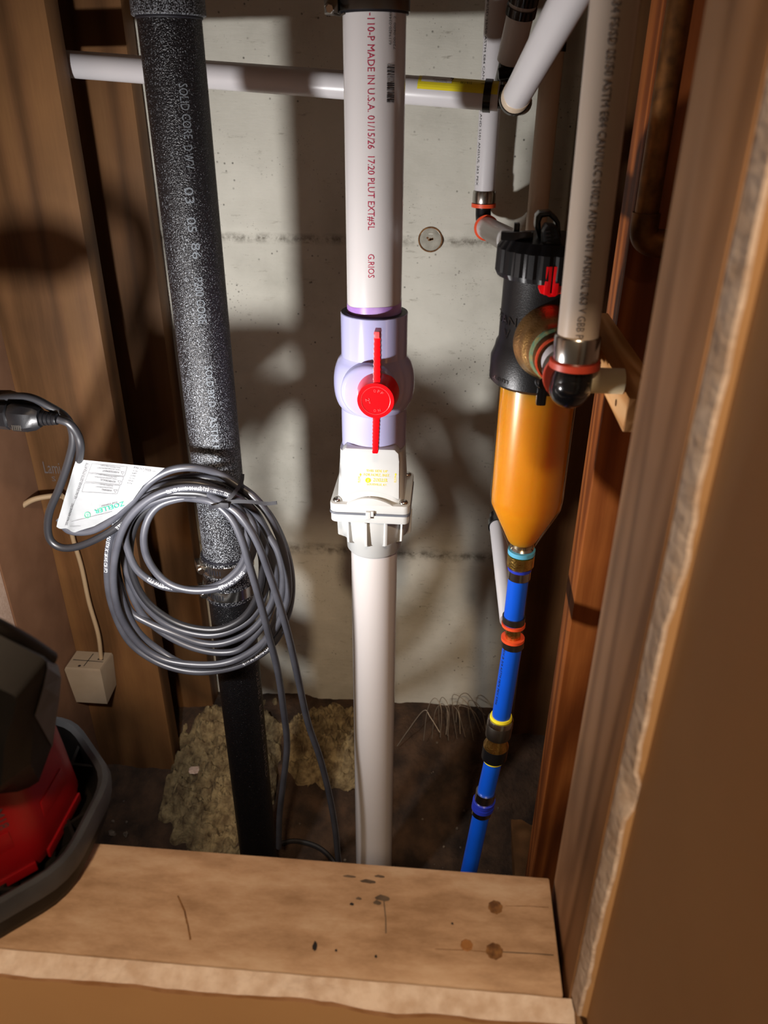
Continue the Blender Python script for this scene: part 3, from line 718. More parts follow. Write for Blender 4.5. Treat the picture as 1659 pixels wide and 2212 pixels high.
# ================================================================== THE PUMP CORD, ITS TAG AND TIE
CR = .0046
cord = thing('power_cord', 'coiled dark grey pump power cord hanging on the black pipe', 'cord', at(480, 1080, .80))
def pxpath(L, per=10): return smoothpath([at(*p) for p in L], per)
def cable(name, L, mat='cable_black', r=CR, per=10, parent=cord):
    P_ = pxpath(L, per); o = MB().tube(P_, r, 12).build(name, mat, parent, smooth=60); return o, P_
def cord_print(P_, body, s0, L, H=.0042, frac=.0, parent=cord):
    """white print along a cable path, on the side that faces the hatch"""
    S = [0]
    for a, b in zip(P_, P_[1:]): S.append(S[-1]+(b-a).length)
    def fn(a, b):
        s = min(max(s0*S[-1]+a, 0), S[-1]-1e-5); i = max(k for k in range(len(S)-1) if S[k] <= s); t = (s-S[i])/(S[i+1]-S[i])
        c_ = P_[i].lerp(P_[i+1], t); d = (P_[min(i+2, len(P_)-1)]-P_[max(i-1, 0)]).normalized()
        n = (CAM-c_); n = (n-d*n.dot(d)).normalized(); tt = n.cross(d); th = (b-H/2)/CR+frac
        return c_+(n*cos(th)+tt*sin(th))*(CR+.00025)
    mb = MB(); lay_text(mb, body, fn, L, H); mb.build('lettering', 'ink_white', parent, smooth=0)
# strand from the plug, hidden behind the tag, over the top and into the bundle
cable('cable', [(126, 905, .735), (150, 915, .735), (168, 940, .74), (174, 968, .745), (170, 1000, .765)], 'cable_dark')
o1, p1 = cable('cable', [(128, 1120, .770), (150, 1146, .765), (195, 1147, .765), (240, 1124, .765), (283, 1085, .765), (325, 1040, .765), (370, 1015, .77), (420, 1010, .775), (470, 1022, .785), (515, 1049, .785), (550, 1075, .78), (585, 1120, .775), (610, 1180, .775), (622, 1240, .775), (620, 1300, .77), (590, 1365, .765), (540, 1415, .765), (470, 1440, .765), (400, 1435, .765), (345, 1405, .77), (295, 1360, .77), (262, 1290, .77), (247, 1210, .775), (262, 1140, .775), (300, 1085, .775), (360, 1060, .775), (420, 1062, .777), (470, 1075, .777), (498, 1088, .778)])
o2, p2 = cable('cable', [(-95, 905, .75), (-50, 878, .745), (-5, 862, .745), (60, 858, .745), (110, 880, .745), (145, 905, .748), (158, 945, .752), (150, 990, .756), (130, 1050, .76), (106, 1110, .762), (106, 1160, .762), (130, 1182, .762), (170, 1180, .762), (225, 1156, .762), (262, 1130, .763), (300, 1092, .764), (350, 1068, .764), (400, 1064, .766), (450, 1070, .768), (505, 1100, .77), (548, 1150, .775), (566, 1210, .78), (560, 1275, .782), (530, 1330, .78), (480, 1358, .776), (425, 1358, .774), (370, 1340, .774), (318, 1300, .775), (288, 1245, .777), (281, 1180, .78), (300, 1120, .782), (350, 1083, .783), (420, 1072, .784), (485, 1082, .786)], 'cable_dark')
# the loops, large to small
o3, p3 = cable('cable', [(540, 1092, .80), (480, 1060, .795), (420, 1043, .79), (350, 1050, .785), (290, 1085, .78), (245, 1145, .775), (232, 1220, .775), (240, 1300, .772), (275, 1380, .77), (330, 1425, .768), (395, 1448, .766), (460, 1450, .766), (530, 1432, .768), (590, 1390, .772), (622, 1325, .778), (630, 1255, .785), (615, 1180, .79), (580, 1110, .795), (530, 1065, .797), (480, 1040, .80), (420, 1030, .80), (360, 1040, .795), (310, 1068, .79), (280, 1100, .79)])
o4, p4 = cable('cable', [(580, 1155, .785), (548, 1102, .775), (500, 1070, .765), (440, 1055, .758), (380, 1056, .757), (320, 1080, .756), (272, 1130, .755), (249, 1200, .754), (246, 1270, .754), (262, 1335, .756), (300, 1390, .757), (345, 1421, .757), (400, 1434, .757), (470, 1435, .758), (525, 1418, .762), (575, 1380, .765), (602, 1320, .770), (612, 1250, .775), (602, 1195, .78), (580, 1155, .785)])
o5, p5 = cable('cable', [(520, 1120, .80), (556, 1165, .80), (575, 1230, .796), (572, 1280, .792), (548, 1330, .786), (505, 1360, .781), (455, 1372, .778), (400, 1364, .777), (355, 1345, .777), (320, 1315, .777), (290, 1270, .778), (270, 1220, .78), (268, 1170, .782), (285, 1125, .783), (325, 1088, .784), (380, 1074, .784), (440, 1078, .786), (485, 1092, .793), (520, 1120, .80)])
o6, p6 = cable('cable', [(570, 1150, .805), (592, 1210, .80), (596, 1270, .796), (575, 1325, .79), (535, 1368, .783), (480, 1390, .778), (430, 1388, .776), (375, 1368, .775), (320, 1345, .776), (282, 1320, .778), (262, 1270, .78), (252, 1220, .785), (262, 1160, .787), (295, 1110, .788), (350, 1075, .788), (420, 1066, .788), (490, 1080, .79), (540, 1110, .797), (570, 1150, .805)])
o7, p7 = cable('cable', [(590, 1300, .797), (570, 1348, .79), (525, 1398, .783), (480, 1410, .780), (420, 1400, .779), (360, 1372, .78), (310, 1330, .782), (280, 1270, .785), (272, 1210, .787), (285, 1150, .79), (310, 1105, .79), (370, 1072, .792), (440, 1072, .793), (510, 1095, .796), (562, 1150, .80), (586, 1220, .80), (590, 1300, .797)])
o8, p8 = cable('cable', [(505, 1085, .772), (535, 1130, .772), (528, 1205, .77), (500, 1245, .768), (460, 1268, .766), (410, 1273, .766), (350, 1266, .766), (300, 1235, .766), (277, 1190, .767), (272, 1150, .768), (292, 1110, .768), (330, 1085, .768), (385, 1070, .768), (440, 1072, .77), (475, 1076, .771), (505, 1085, .772)])
o9, p9 = cable('cable', [(470, 1078, .775), (410, 1074, .775), (355, 1086, .772), (325, 1112, .768), (311, 1155, .763), (316, 1200, .761), (340, 1240, .759), (375, 1266, .757), (425, 1276, .756), (480, 1268, .757), (522, 1240, .76), (545, 1195, .764), (550, 1145, .77), (530, 1105, .775), (500, 1085, .776), (470, 1078, .775)])
# two strands that hang to the floor
o10, p10 = cable('cable', [(292, 1125, .787), (330, 1090, .785), (380, 1076, .78), (430, 1078, .767), (465, 1088, .76), (500, 1120, .755), (522, 1165, .752), (540, 1225, .75), (562, 1300, .752), (580, 1370, .756), (600, 1450, .762), (612, 1530, .768), (620, 1610, .775), (612, 1690, .78), (604, 1760, .79), (602, 1830, .80)])
o11, p11 = cable('cable', [(280, 1115, .793), (330, 1078, .79), (390, 1062, .785), (440, 1065, .772), (480, 1085, .757), (520, 1115, .75), (555, 1170, .746), (580, 1235, .745), (605, 1310, .747), (625, 1380, .752), (645, 1470, .76), (665, 1560, .768), (692, 1640, .775), (712, 1720, .78), (724, 1790, .785), (730, 1850, .79), (735, 1895, .795)])
PRN = 'E91822 LL112211 (UL) SJTW 3C 18AWG CSA FT2'
cord_print(p2, PRN, .37, .065, frac=-.3); cord_print(p2, '3C 18AWG SJTW', .54, .04, frac=-.2)
cord_print(p4, PRN, .10, .075, frac=.25); cord_print(p3, PRN, .18, .085, frac=-.45); cord_print(p3, 'SJTW 3C 18AWG CSA', .55, .045, frac=.2); cord_print(p9, 'SJTW 3C 18AWG', .62, .04); cord_print(p8, '(UL) SJTW FT2', .42, .035)
# plug: grip body, strain relief, ribs
d0, d1 = at(-20, 893, .742), at(128, 906, .737); ax = (d1-d0).normalized()
def oct_loop(c, hy_, hz_, k=.55):
    u_ = V((0, 0, 1)); s_ = ax.cross(u_).normalized(); u_ = s_.cross(ax)
    return [c+s_*a*hy_+u_*b*hz_ for a, b in ((1, k), (k, 1), (-k, 1), (-1, k), (-1, -k), (-k, -1), (k, -1), (1, -k))]
lenp = (d1-d0).length
loops = [oct_loop(d0+ax*lenp*t, hy_, hz_) for t, hy_, hz_ in ((-1.0, .009, .009), (-.85, .013, .013), (.30, .014, .0140), (.32, .0125, .0125), (.36, .0145, .0148), (.56, .0145, .0145), (.68, .011, .0125), (.74, .0085, .0095))]
MB().loft(loops).build('plug', 'black_plastic', cord)
MB().tube(smoothpath([d0-ax*lenp*.9, d0-ax*lenp*1.5, d0-ax*lenp*2.2+V((0, .03, -.01)), V((-.625, .80, .88))], 8), .0055, 12).build('cable', 'cable_dark', cord)
for k in range(4):
    c_ = d0+ax*lenp*(.755+.055*k); MB().lathe(c_, ax, [(0, .0062), (.0005, .0082-.0006*k), (.0036, .0080-.0006*k), (.0042, .0060)], 20).build('strain_relief', 'black_plastic', cord)
mb = MB()
for k in range(5):
    c_ = d0+ax*lenp*(.40+.028*k)+V((0, -.0142, -.0075)); mb.box(c_-V((.0006, .0008, .003)), c_+V((.0006, .0006, .003)))
mb.build('grip_rib', 'steel_dark', cord)
# second (piggyback) plug body behind
e0, e1 = at(-20, 868, .752), at(55, 868, .752); ax2 = ax; ax = (e1-e0).normalized()
MB().loft([oct_loop(e0+(e1-e0)*t, a, b) for t, a, b in ((-.4, .012, .011), (.55, .012, .011), (.85, .009, .008), (1.0, .006, .006))]).build('plug', 'black_gloss', cord)
ax = ax2
# the white warning tag
def tagY(x, y): return .757+.006*sin((x-150)*.028)+.00004*(x-240)+(-.004 if x < 158 else 0)*max(0, min(1, (158-x)/10))
def lerp2(pl, t):
    n = len(pl)-1; i = min(int(t*n), n-1); q = t*n-i; return (pl[i][0]*(1-q)+pl[i+1][0]*q, pl[i][1]*(1-q)+pl[i+1][1]*q)
Lb = [(165, 992), (158, 1012), (150, 1040), (141, 1070), (131, 1105), (124, 1128), (122, 1138)]
Rb = [(356, 1011), (330, 1032), (309, 1049), (287, 1080), (252, 1110), (203, 1137), (163, 1149)]
mb = MB(); gr = []
for j in range(25):
    a, b = lerp2(Lb, j/24), lerp2(Rb, j/24); row = []
    for i in range(25):
        t = i/24; x = a[0]+(b[0]-a[0])*t; y = a[1]+(b[1]-a[1])*t+(2.0*sin(t*9) if j == 24 else 0); row.append(mb.bm.verts.new(at(x, y, tagY(x, y))))
    gr.append(row)
for a, b in zip(gr, gr[1:]):
    for i in range(24): mb.face([a[i], a[i+1], b[i+1], b[i]])
ex = bmesh.ops.solidify(mb.bm, geom=list(mb.bm.faces), thickness=.0004)
tag = mb.build('warning_tag', 'tag_white', cord, label='white folded warning tag with green maker name')
def tagtext(mbx, body, P0, P1, hpx, eps=.0012):
    """photo-pixel baseline P0 -> P1; letters stand to the left of the direction of reading"""
    dx, dy = P1[0]-P0[0], P1[1]-P0[1]; Ln = sqrt(dx*dx+dy*dy); ux, uy = dx/Ln, dy/Ln; vx, vy = uy, -ux
    def fn(a, b):
        x = P0[0]+ux*a+vx*b; y = P0[1]+uy*a+vy*b; return at(x, y, tagY(x, y)-eps)
    lay_text(mbx, body, fn, Ln, hpx)
Z5 = lambda x, y: (100+x/5.925, 970+y/5.925)
mb = MB(); tagtext(mb, 'ZOELLER', Z5(985, 672), Z5(610, 780), 9.5); q = Z5(525, 845)
for k in range(24):
    a, b = 2*pi*k/24, 2*pi*(k+1)/24; P_ = [(q[0]+r_*cos(t), q[1]+r_*sin(t)) for r_, t in ((6.6, a), (6.6, b), (5.6, b), (5.6, a))]; mb.poly([at(x, y, tagY(x, y)-.0012) for x, y in P_])
tagtext(mb, 'Z', Z5(540, 830), Z5(508, 840), 5); mb.build('maker_name', 'ink_green', tag, smooth=0)
mb = MB()
tagtext(mb, 'NE PAS ENLEVER CETTE ETIQUETTE', Z5(385, 640), Z5(540, 185), 5.5)
tagtext(mb, 'DO NOT REMOVE TAG', Z5(268, 975), Z5(352, 705), 5)
tagtext(mb, 'PUMP COMPANY', Z5(900, 672), Z5(700, 722), 3)
tagtext(mb, 'P/N 267-0022', Z5(1120, 250), Z5(1335, 285), 4.5)
for body, c0, c1 in (('AVERTISSEMENT:', (935, 292), (715, 268)), ('ADVERTENCIA:', (890, 412), (690, 385)), ('WARNING:', (840, 525), (705, 512))):
    tagtext(mb, body, Z5(*c0), Z5(*c1), 3.6)
    tagtext(mb, 'Cancer and Reproductive Harm -', Z5(c0[0]+15, c0[1]-28), Z5(c1[0]-80, c1[1]-35), 2.6); tagtext(mb, 'www.P65Warnings.ca.gov', Z5(c0[0]+15, c0[1]-55), Z5(c1[0]-20, c1[1]-62), 2.6)
for k in range(6):
    tagtext(mb, ('N. DEL', 'N/BT', 'S. 9HP', 'V 115', 'HZ 60', 'A 9.4')[k], Z5(1110-15*k, 285+31*k), Z5(1170-15*k, 295+31*k), 2.6)
tagtext(mb, 'ADL 60/115 VOLT', Z5(1235, 292), Z5(1395, 296), 2.6)
def tagline(mbx, P0, P1, wd=.45):
    dx, dy = P1[0]-P0[0], P1[1]-P0[1]; n = 6; Ln = sqrt(dx*dx+dy*dy); vx, vy = -dy/Ln*wd/2, dx/Ln*wd/2
    for i in range(n):
        q = []
        for t, s_ in ((i/n, 1), ((i+1)/n, 1), ((i+1)/n, -1), (i/n, -1)): x, y = P0[0]+dx*t+vx*s_, P0[1]+dy*t+vy*s_; q.append(at(x, y, tagY(x, y)-.0012))
        mbx.poly(q)
for bx_ in (((583, 188), (1035, 228), (1000, 348), (540, 300)), ((535, 312), (990, 358), (955, 460), (497, 415)), ((490, 432), (942, 470), (905, 575), (455, 548))):
    for a, b in zip(bx_, bx_[1:]+bx_[:1]): tagline(mb, Z5(*a), Z5(*b))
for c0 in ((975, 305), (935, 420), (882, 535)):
    T_ = [Z5(c0[0]-20, c0[1]-14), Z5(c0[0]+25, c0[1]-10), Z5(c0[0], c0[1]+22)]
    for a, b in zip(T_, T_[1:]+T_[:1]): tagline(mb, a, b)
tagline(mb, Z5(555, 190), Z5(240, 985), .4); tagline(mb, Z5(320, 930), Z5(840, 800), .4); tagline(mb, Z5(300, 990), Z5(440, 985), .4)
mb.build('lettering', 'ink_black', tag, smooth=0)
# cable tie
zt_ = thing('cable_tie', 'black plastic cable tie with loose tail strapping the coiled cord to the pipe', 'cable tie', at(488, 1088, .745))
def strap(L, wd, name, mat='zip_black'):
    P_ = pxpath(L, 8); mb = MB(); rows = []
    for i, p in enumerate(P_):
        d = (P_[min(i+1, len(P_)-1)]-P_[max(i-1, 0)]).normalized(); n = (CAM-p).normalized(); s_ = d.cross(n).normalized(); n = s_.cross(d)
        rows.append([mb.bm.verts.new(p+s_*a*wd/2+n*b*.0007) for a, b in ((-1, -1), (1, -1), (1, 1), (-1, 1))])
    for a, b in zip(rows, rows[1:]):
        for k in range(4): mb.face([a[k], a[(k+1) % 4], b[(k+1) % 4], b[k]])
    mb.face(rows[0]); mb.face(rows[-1][::-1]); return mb.build(name, mat, zt_)
strap([(452, 1096, .752), (468, 1094, .742), (490, 1082, .74), (510, 1060, .748), (522, 1040, .775), (524, 1025, .80)], .0042, 'strap')
strap([(452, 1098, .758), (478, 1092, .739), (500, 1084, .738), (540, 1084, .737), (575, 1088, .738), (598, 1086, .738)], .0040, 'tail')
q = at(486, 1090, .736); MB().box(q-V((.005, .003, .0035)), q+V((.005, .003, .0035)), .001).build('lock_head', 'zip_black', zt_)
# black strap of tape on the pipe, running behind the cords
def helix_strap(z0_, z1_, a0, a1, r, wz, mat, name, parent):
    mb = MB(); rows = []
    for i in range(25):
        t = i/24; a = radians(a0+(a1-a0)*t); z = z0_+(z1_-z0_)*t; rows.append([mb.bm.verts.new((BX+r*cos(a), BY+r*sin(a), z+s_*wz)) for s_ in (-1, 1)])
    for a, b in zip(rows, rows[1:]): mb.face([a[0], a[1], b[1], b[0]])
    return mb.build(name, mat, parent)

# ================================================================== GREY BOX AND BEIGE WIRES ON THE LEFT
gb = thing('junction_box', 'small grey junction box on the wide tan stud at the left', 'box', at(190, 1500, 1.0))
fl, frr = at(137, 1450, .985), at(214, 1450, .985); zt_b, zb_b = at(175, 1443, .985).z, at(175, 1517, .985).z
X0, X1 = fl.x+.004, frr.x+.004
Lp = [[(X0+.006, .985, zb_b), (X1-.002, .985, zb_b), (X1-.002, 1.029, zb_b+.006), (X0+.006, 1.029, zb_b+.006)], [(X0, .983, zt_b-.004), (X1, .983, zt_b-.004), (X1+.003, 1.029, zt_b-.004), (X0, 1.029, zt_b-.004)], [(X0+.002, .985, zt_b), (X1-.002, .985, zt_b), (X1+.001, 1.029, zt_b), (X0+.002, 1.029, zt_b)]]
MB().loft(Lp).build('body', 'box_grey', gb)
mb = MB(); zz = zt_b+.0003; xm = (X0+X1)/2
mb.poly([(X0+.006, 1.004, zz), (X1-.004, 1.003, zz), (X1-.004, 1.0045, zz), (X0+.006, 1.0058, zz)]); mb.poly([(xm-.001, .990, zz), (xm+.0005, .990, zz), (xm+.003, 1.024, zz), (xm+.0015, 1.024, zz)])
mb.poly([(X1-.016, 1.008, zz), (X1-.006, 1.008, zz), (X1-.006, 1.012, zz), (X1-.016, 1.012, zz)]); mb.build('lid_slot', 'ink_black', gb, smooth=0)
mb = MB(); mb.lathe((xm-.008, .990, zt_b-.001), (0, 0, 1), [(0, .0025), (.0015, .0025), (.0015, 0)], 10); mb.build('screw_hole', 'ink_black', gb)
mb = MB(); mb.tube(smoothpath([V((X1-.011, 1.012, zt_b-.004)), at(212, 1370, 1.012), at(192, 1300, 1.015), at(176, 1225, 1.018), at(158, 1165, 1.015), at(154, 1140, 1.012), at(150, 1090, 1.01), at(135, 1072, 1.0)], 8), .0036, 10)
mb.build('telephone_wire', 'wire_beige', org=at(192, 1300, 1.015), label='beige wire rising from the grey junction box behind the cord', cat='wire')
mb = MB(); mb.tube(smoothpath([at(-60, 1230, .93), at(0, 1148, .96), at(35, 1105, .98), at(70, 1080, .99), at(115, 1071, 1.0), at(134, 1071, 1.0)], 8), .0042, 10)
mb.build('telephone_wire', 'wire_beige', org=at(35, 1105, .98), label='beige wire curving in from the left edge below the plug', cat='wire')

# ================================================================== WORK LAMP ON THE SILL
LX, LY = -.345, .375
lamp = thing('work_lamp', 'red and black work lamp standing on the left end of the wood sill', 'lamp', (LX, LY, SZ))
def octa(ap, z, rot=22.5, sq=1.0, dx=0, dy=0, k=.0):
    return [V((LX+dx+ap/cos(radians(22.5))*cos(radians(rot+45*i)), LY+dy+sq*ap/cos(radians(22.5))*sin(radians(rot+45*i)), z)) for i in range(8)]
def rocta(ap, z, n=4, r=.25, **kw):
    P_ = octa(ap, z, **kw); out = []
    for i in range(8):
        a, b, c = P_[i-1], P_[i], P_[(i+1) % 8]
        for k in range(n+1):
            t = k/n; p = b+(a-b)*r*(1-t); q = b+(c-b)*r*t; out.append(p.lerp(q, t))
    return out
# base ring: flared wall, rolled rim, inner floor
mb = MB(); prof = [(.086, SZ+.0005), (.091, SZ+.003), (.095, SZ+.012), (.0985, SZ+.026), (.1, SZ+.038), (.0985, SZ+.043), (.0955, SZ+.044), (.0925, SZ+.041), (.090, SZ+.030), (.084, SZ+.018), (.07, SZ+.016)]
mb.loft([rocta(a, z) for a, z in prof]); mb.build('base', 'lamp_black', lamp)
mb = MB(); mb.loft([rocta(a, z) for a, z in ((.0995, SZ+.027), (.1010, SZ+.037), (.0992, SZ+.0436), (.0955, SZ+.0448), (.0918, SZ+.0416))], cap=False); mb.build('rim', 'lamp_grey', lamp)
for k in range(8):                                # lattice webs between rim and body
    for s_ in (-1, 1):
        a = radians(45*k+s_*9); d_ = V((cos(a), sin(a), 0)); a2 = radians(45*k-s_*9); d2 = V((cos(a2), sin(a2), 0)); c = V((LX, LY, 0))
        P0 = c+d_*.093+V((0, 0, SZ+.036)); P1 = c+d2*.072+V((0, 0, SZ+.034)); n = (P1-P0).cross(V((0, 0, 1))).normalized()*.0012
        MB().prism([P0-n, P0+n, P1+n, P1-n], (0, 0, -.016)).build('web', 'lamp_black', lamp)
# red body
mb = MB(); mb.loft([rocta(a, z, r=.18) for a, z in ((.060, SZ+.026), (.0735, SZ+.029), (.0765, SZ+.040), (.0755, SZ+.052), (.0735, SZ+.08), (.071, SZ+.108), (.060, SZ+.110))]); body = mb.build('body', 'lamp_red', lamp, smooth=25)
# raised lower frame and recessed panel on the front right face
for ang in (0, -45):
    a = radians(ang); n = V((cos(a), sin(a), 0)); t_ = V((-sin(a), cos(a), 0)); c = V((LX, LY, 0))
    P_ = [c+n*(.0755)+t_*s_*.026+V((0, 0, z)) for s_, z in ((-1, SZ+.030), (1, SZ+.030), (1, SZ+.038), (-1, SZ+.038))]; MB().prism(P_, n*.0022, .0007).build('foot_rail', 'lamp_red', body)
    P_ = [c+n*(.0738)+t_*s_*w2+V((0, 0, z)) for s_, w2, z in ((-1, .018, SZ+.048), (1, .018, SZ+.048), (1, .016, SZ+.075), (-1, .016, SZ+.075))]; MB().prism(P_, n*.0012, .0005).build('panel', 'lamp_red', body)
a = radians(0); n = V((1, 0, -.09)).normalized(); c = V((LX, LY, 0)); mb = MB()
q = V((LX+.0712, LY-.006, SZ+.102)); lay_text(mb, 'Milwaukee', plane_fn(q, V((.03, .10, -1)), V((.0, 1, .1))), .040, .011)
q = V((LX+.0712, LY-.018, SZ+.096)); zz_ = [(0, .003), (.016, .004), (.014, .001), (.034, -.001), (.017, -.003), (.019, 0)]
mb.poly([q+V((.03*a_+.0006, b_, -a_)) for a_, b_ in zz_]); mb.build('maker_name', 'lamp_grey', body, smooth=0)
mb = MB(); n45 = V((cos(radians(-45)), sin(radians(-45)), 0)); t45 = V((.7071, .7071, 0)); c_ = V((LX, LY, SZ+.096))+n45*.0730
lay_text(mb, 'M18', plane_fn(c_+t45*.010+n45*.0006, V((.05, .05, -1)), t45), .018, .007)
mb.build('model_mark', 'lamp_grey', body, smooth=0)
# head: black shell with grey bevelled right side, top bar, lens that faces the pipes
def lp_(px_, py_, Y): return at(px_, py_, Y)
outer = [(-120, 1296), (0, 1362), (100, 1416), (124, 1436), (131, 1462), (127, 1505), (112, 1612), (84, 1688), (40, 1716), (-90, 1750)]
inner = [(-118, 1310), (0, 1372), (92, 1420), (100, 1428), (101, 1440), (92, 1482), (74, 1544), (66, 1650), (30, 1690), (-80, 1720)]
def mirror(P_): return [V((2*LX-p.x, p.y, p.z)) for p in P_]
O_ = [at(x, y, .355) for x, y in outer]; I_ = [at(x, y, .318) for x, y in inner]
clampx = lambda P_: [V((max(p.x, LX+.002), p.y, p.z)) for p in P_]
full = lambda P_: clampx(P_) + mirror(clampx(P_))[::-1]
back = [V((p.x*.92+LX*.08, .300, (p.z-.86)*.85+.858)) for p in I_]
frontO = [at(x-8, y, .455) for x, y in outer]
mb = MB(); mb.loft([full(O_), full(I_), full(back)], cap=False); mb.face([mb.bm.verts.new(p) for p in full(back)]); head = mb.build('head', 'lamp_black', lamp, smooth=20)
mb = MB(); mb.loft([full(frontO), full(O_)], cap=False); mb.face([mb.bm.verts.new(p) for p in full(frontO)]); mb.build('bezel', 'lamp_grey', head, smooth=20)
mb = MB(); e = .0008
for i in range(3, 7):
    mb.poly([p for p in (O_[i-1]+V((e, -e, 0)), O_[i]+V((e, -e, 0)), I_[i]+V((e, -e, 0)), I_[i-1]+V((e, -e, 0)))])
mb.build('bevel_face', 'lamp_bevel', head, smooth=0)
mb = MB(); mb.tube(smoothpath([at(108, 1424, .345), at(60, 1392, .335), at(0, 1358, .325), at(-80, 1320, .322)], 6), .0052, 10); mb.build('handle_bar', 'lamp_black', head)
mb = MB(); mb.lathe(LAMP-LDIR*.016, LDIR, [(-.03, .021), (0, .021), (.010, .021), (.012, .018), (.012, 0)], 32); mb.build('lens', 'lamp_lens', head)

# ================================================================== WHITE SUPPLY PIPES AT THE TOP
R1 = .0143
def run(P0, P1, r): P0, P1 = V(P0), V(P1); d = P1-P0; return MB().lathe(P0, d, pipe_prof(d.length, r), 32)
PRT = '22634 FS/SD 25/50 ASTM E84 CAN/ULC S102.2 AND S101 ANSI/UL 263 PEX'
hp0, hp1 = at(100, 135, 1.100), at(1078, 209, 1.035); hd_ = (hp1-hp0).normalized()
RH = .0156
hpipe = thing('supply_pipe', 'white water pipe running across behind the black and centre pipes', 'pipe', hp0)
run(hp0, hp1, RH).build('pipe', 'pex_white', hpipe)
def hpt(px_): # point on that pipe's axis at photo column px_
    best = min(((abs((hp0+hd_*(hp1-hp0).length*k/400-CAM).dot(rt)/dep(hp0+hd_*(hp1-hp0).length*k/400)*FPX+CXP-px_), k) for k in range(401)))
    return hp0+hd_*(hp1-hp0).length*best[1]/400
A, B = hpt(906), hpt(1075); fn = cyl_fn(A, hd_, V((0, -.62, .78)), RH, eps=.0003); mb = MB(); Lh = (B-A).length
def patch(mbx, fn_, a0, a1, b0_, b1_, n=8):
    for k in range(n): mbx.poly([fn_(a0, b0_+(b1_-b0_)*k/n), fn_(a1, b0_+(b1_-b0_)*k/n), fn_(a1, b0_+(b1_-b0_)*(k+1)/n), fn_(a0, b0_+(b1_-b0_)*(k+1)/n)])
patch(mb, fn, 0, Lh, -.012, .009); lab = mb.build('paper_label', 'label_yellow', hpipe, label='yellow wrap label', smooth=60)
fn2 = cyl_fn(A, hd_, V((0, -.62, .78)), RH, eps=.0005); mb = MB(); patch(mb, fn2, Lh*.04, Lh*.42, -.0035, .009); mb.build('label_field', 'label_white', lab, smooth=60)
fn3 = cyl_fn(B, -hd_, V((0, -.62, .78)), RH, eps=.0007); mb = MB()
lay_text(mb, 'WARNING: Cancer and', lambda a, b: fn3(a+Lh*.64, b-.001), Lh*.18, .0016); lay_text(mb, 'Reproductive Harm', lambda a, b: fn3(a+Lh*.64, b+.0015), Lh*.16, .0016); lay_text(mb, '516-100', lambda a, b: fn3(a+Lh*.33, b), Lh*.14, .0032); lay_text(mb, 'ASTM F877', lambda a, b: fn3(a+Lh*.1, b), Lh*.12, .0018)
for a, b in (((.585, .0), (.605, -.005)), ((.605, -.005), (.565, -.005)), ((.565, -.005), (.585, .0))):
    p_, q_ = fn3(Lh*a[0], a[1]), fn3(Lh*b[0], b[1]); s_ = V((0, 0, .0004)); mb.poly([p_-s_, q_-s_, q_+s_, p_+s_])
mb.build('lettering', 'ink_black', lab, smooth=0)
A = hpt(1045); MB().lathe(A, hd_, [(0, RH), (0, RH+.0022), (.0085, RH+.0022), (.0085, RH)], 32, close=False).build('crimp_ring', 'black_gloss', hpipe)
# tee/elbow and the branch that comes toward the hatch
E0 = hp1; el = thing('pipe_elbow', 'black elbow joining the crossing pipe to the slanting white pipe', 'elbow', E0)
D0, D1 = at(1113, 212, .90), at(1250, -40, .66); dd = (D1-D0).normalized(); DL = (D1-D0).length; D1 = D0+dd*DL*1.3
mb = MB(); mb.tube(smoothpath([E0-hd_*.006, E0+hd_*.012, (E0+hd_*.03).lerp(D0, .4)+V((.0, 0, -.004)), D0-dd*.010, D0+dd*.004], 6), .0125, 20); mb.build('elbow', 'black_gloss', el)
MB().lathe(D0-dd*.004, dd, [(0, .012), (0, R1+.0018), (.005, R1+.0018), (.005, R1)], 32).build('collar', 'black_gloss', el)
dg_ = thing('supply_pipe', 'white water pipe slanting up to the right from the black elbow', 'pipe', D0)
run(D0, D1, R1).build('pipe', 'pex_white', dg_)
MB().lathe(D0, dd, [(0, R1+.0006), (.014, R1+.0006), (.0145, R1)], 32, close=False).build('clear_sleeve', 'pex_beige', dg_)
mb = MB(); lay_text(mb, PRT, cyl_fn(D0+dd*.02, dd, V((.72, -.62, -.1)), R1), DL*.62, .0038); mb.build('lettering', 'ink_grey', dg_, smooth=0)
# upper stub with its own crimp ring and elbow
S0, S1 = at(1097, 150, 1.06), at(1138, -30, 1.02); sd = (S1-S0).normalized()
st = thing('supply_pipe', 'short white pipe with black crimp ring above the crossing pipe', 'pipe', S0)
run(S0+sd*.01, S0+sd*.5, .0152).build('pipe', 'pex_white', st)
q = S0+sd*((at(1126, 32, 1.033)-S0).length); MB().lathe(q, sd, [(0, .0152), (0, .0172), (.009, .0172), (.009, .0152)], 32, close=False).build('crimp_ring', 'black_gloss', st)
q2 = S0+sd*((at(1131, 4, 1.027)-S0).length); MB().lathe(q2, sd, [(0, .0152), (0, .0168), (.03, .0168), (.03, .0152)], 32, close=False).build('crimp_ring', 'black_gloss', st)
ub = thing('pipe_elbow', 'black elbow with side clamp at the foot of the short white pipe', 'elbow', S0)
mb = MB(); mb.tube(smoothpath([S0+sd*.012, S0-sd*.004, S0-sd*.016+V((0, .012, 0)), S0-sd*.02+V((0, .04, 0)), S0-sd*.02+V((0, .13, 0))], 6), .0125, 18); mb.build('elbow', 'black_gloss', ub)
q = at(1076, 160, 1.045); MB().lathe(q, (1, .1, .15), [(0, 0), (0, .0055), (.001, .0065), (.016, .0065), (.017, .005), (.026, .005)], 18).build('clamp_bolt', 'black_plastic', ub)
MB().box(q+V((.006, -.002, -.012)), q+V((.018, .002, -.008)), .0006).build('clamp_ear', 'steel_dark', ub)

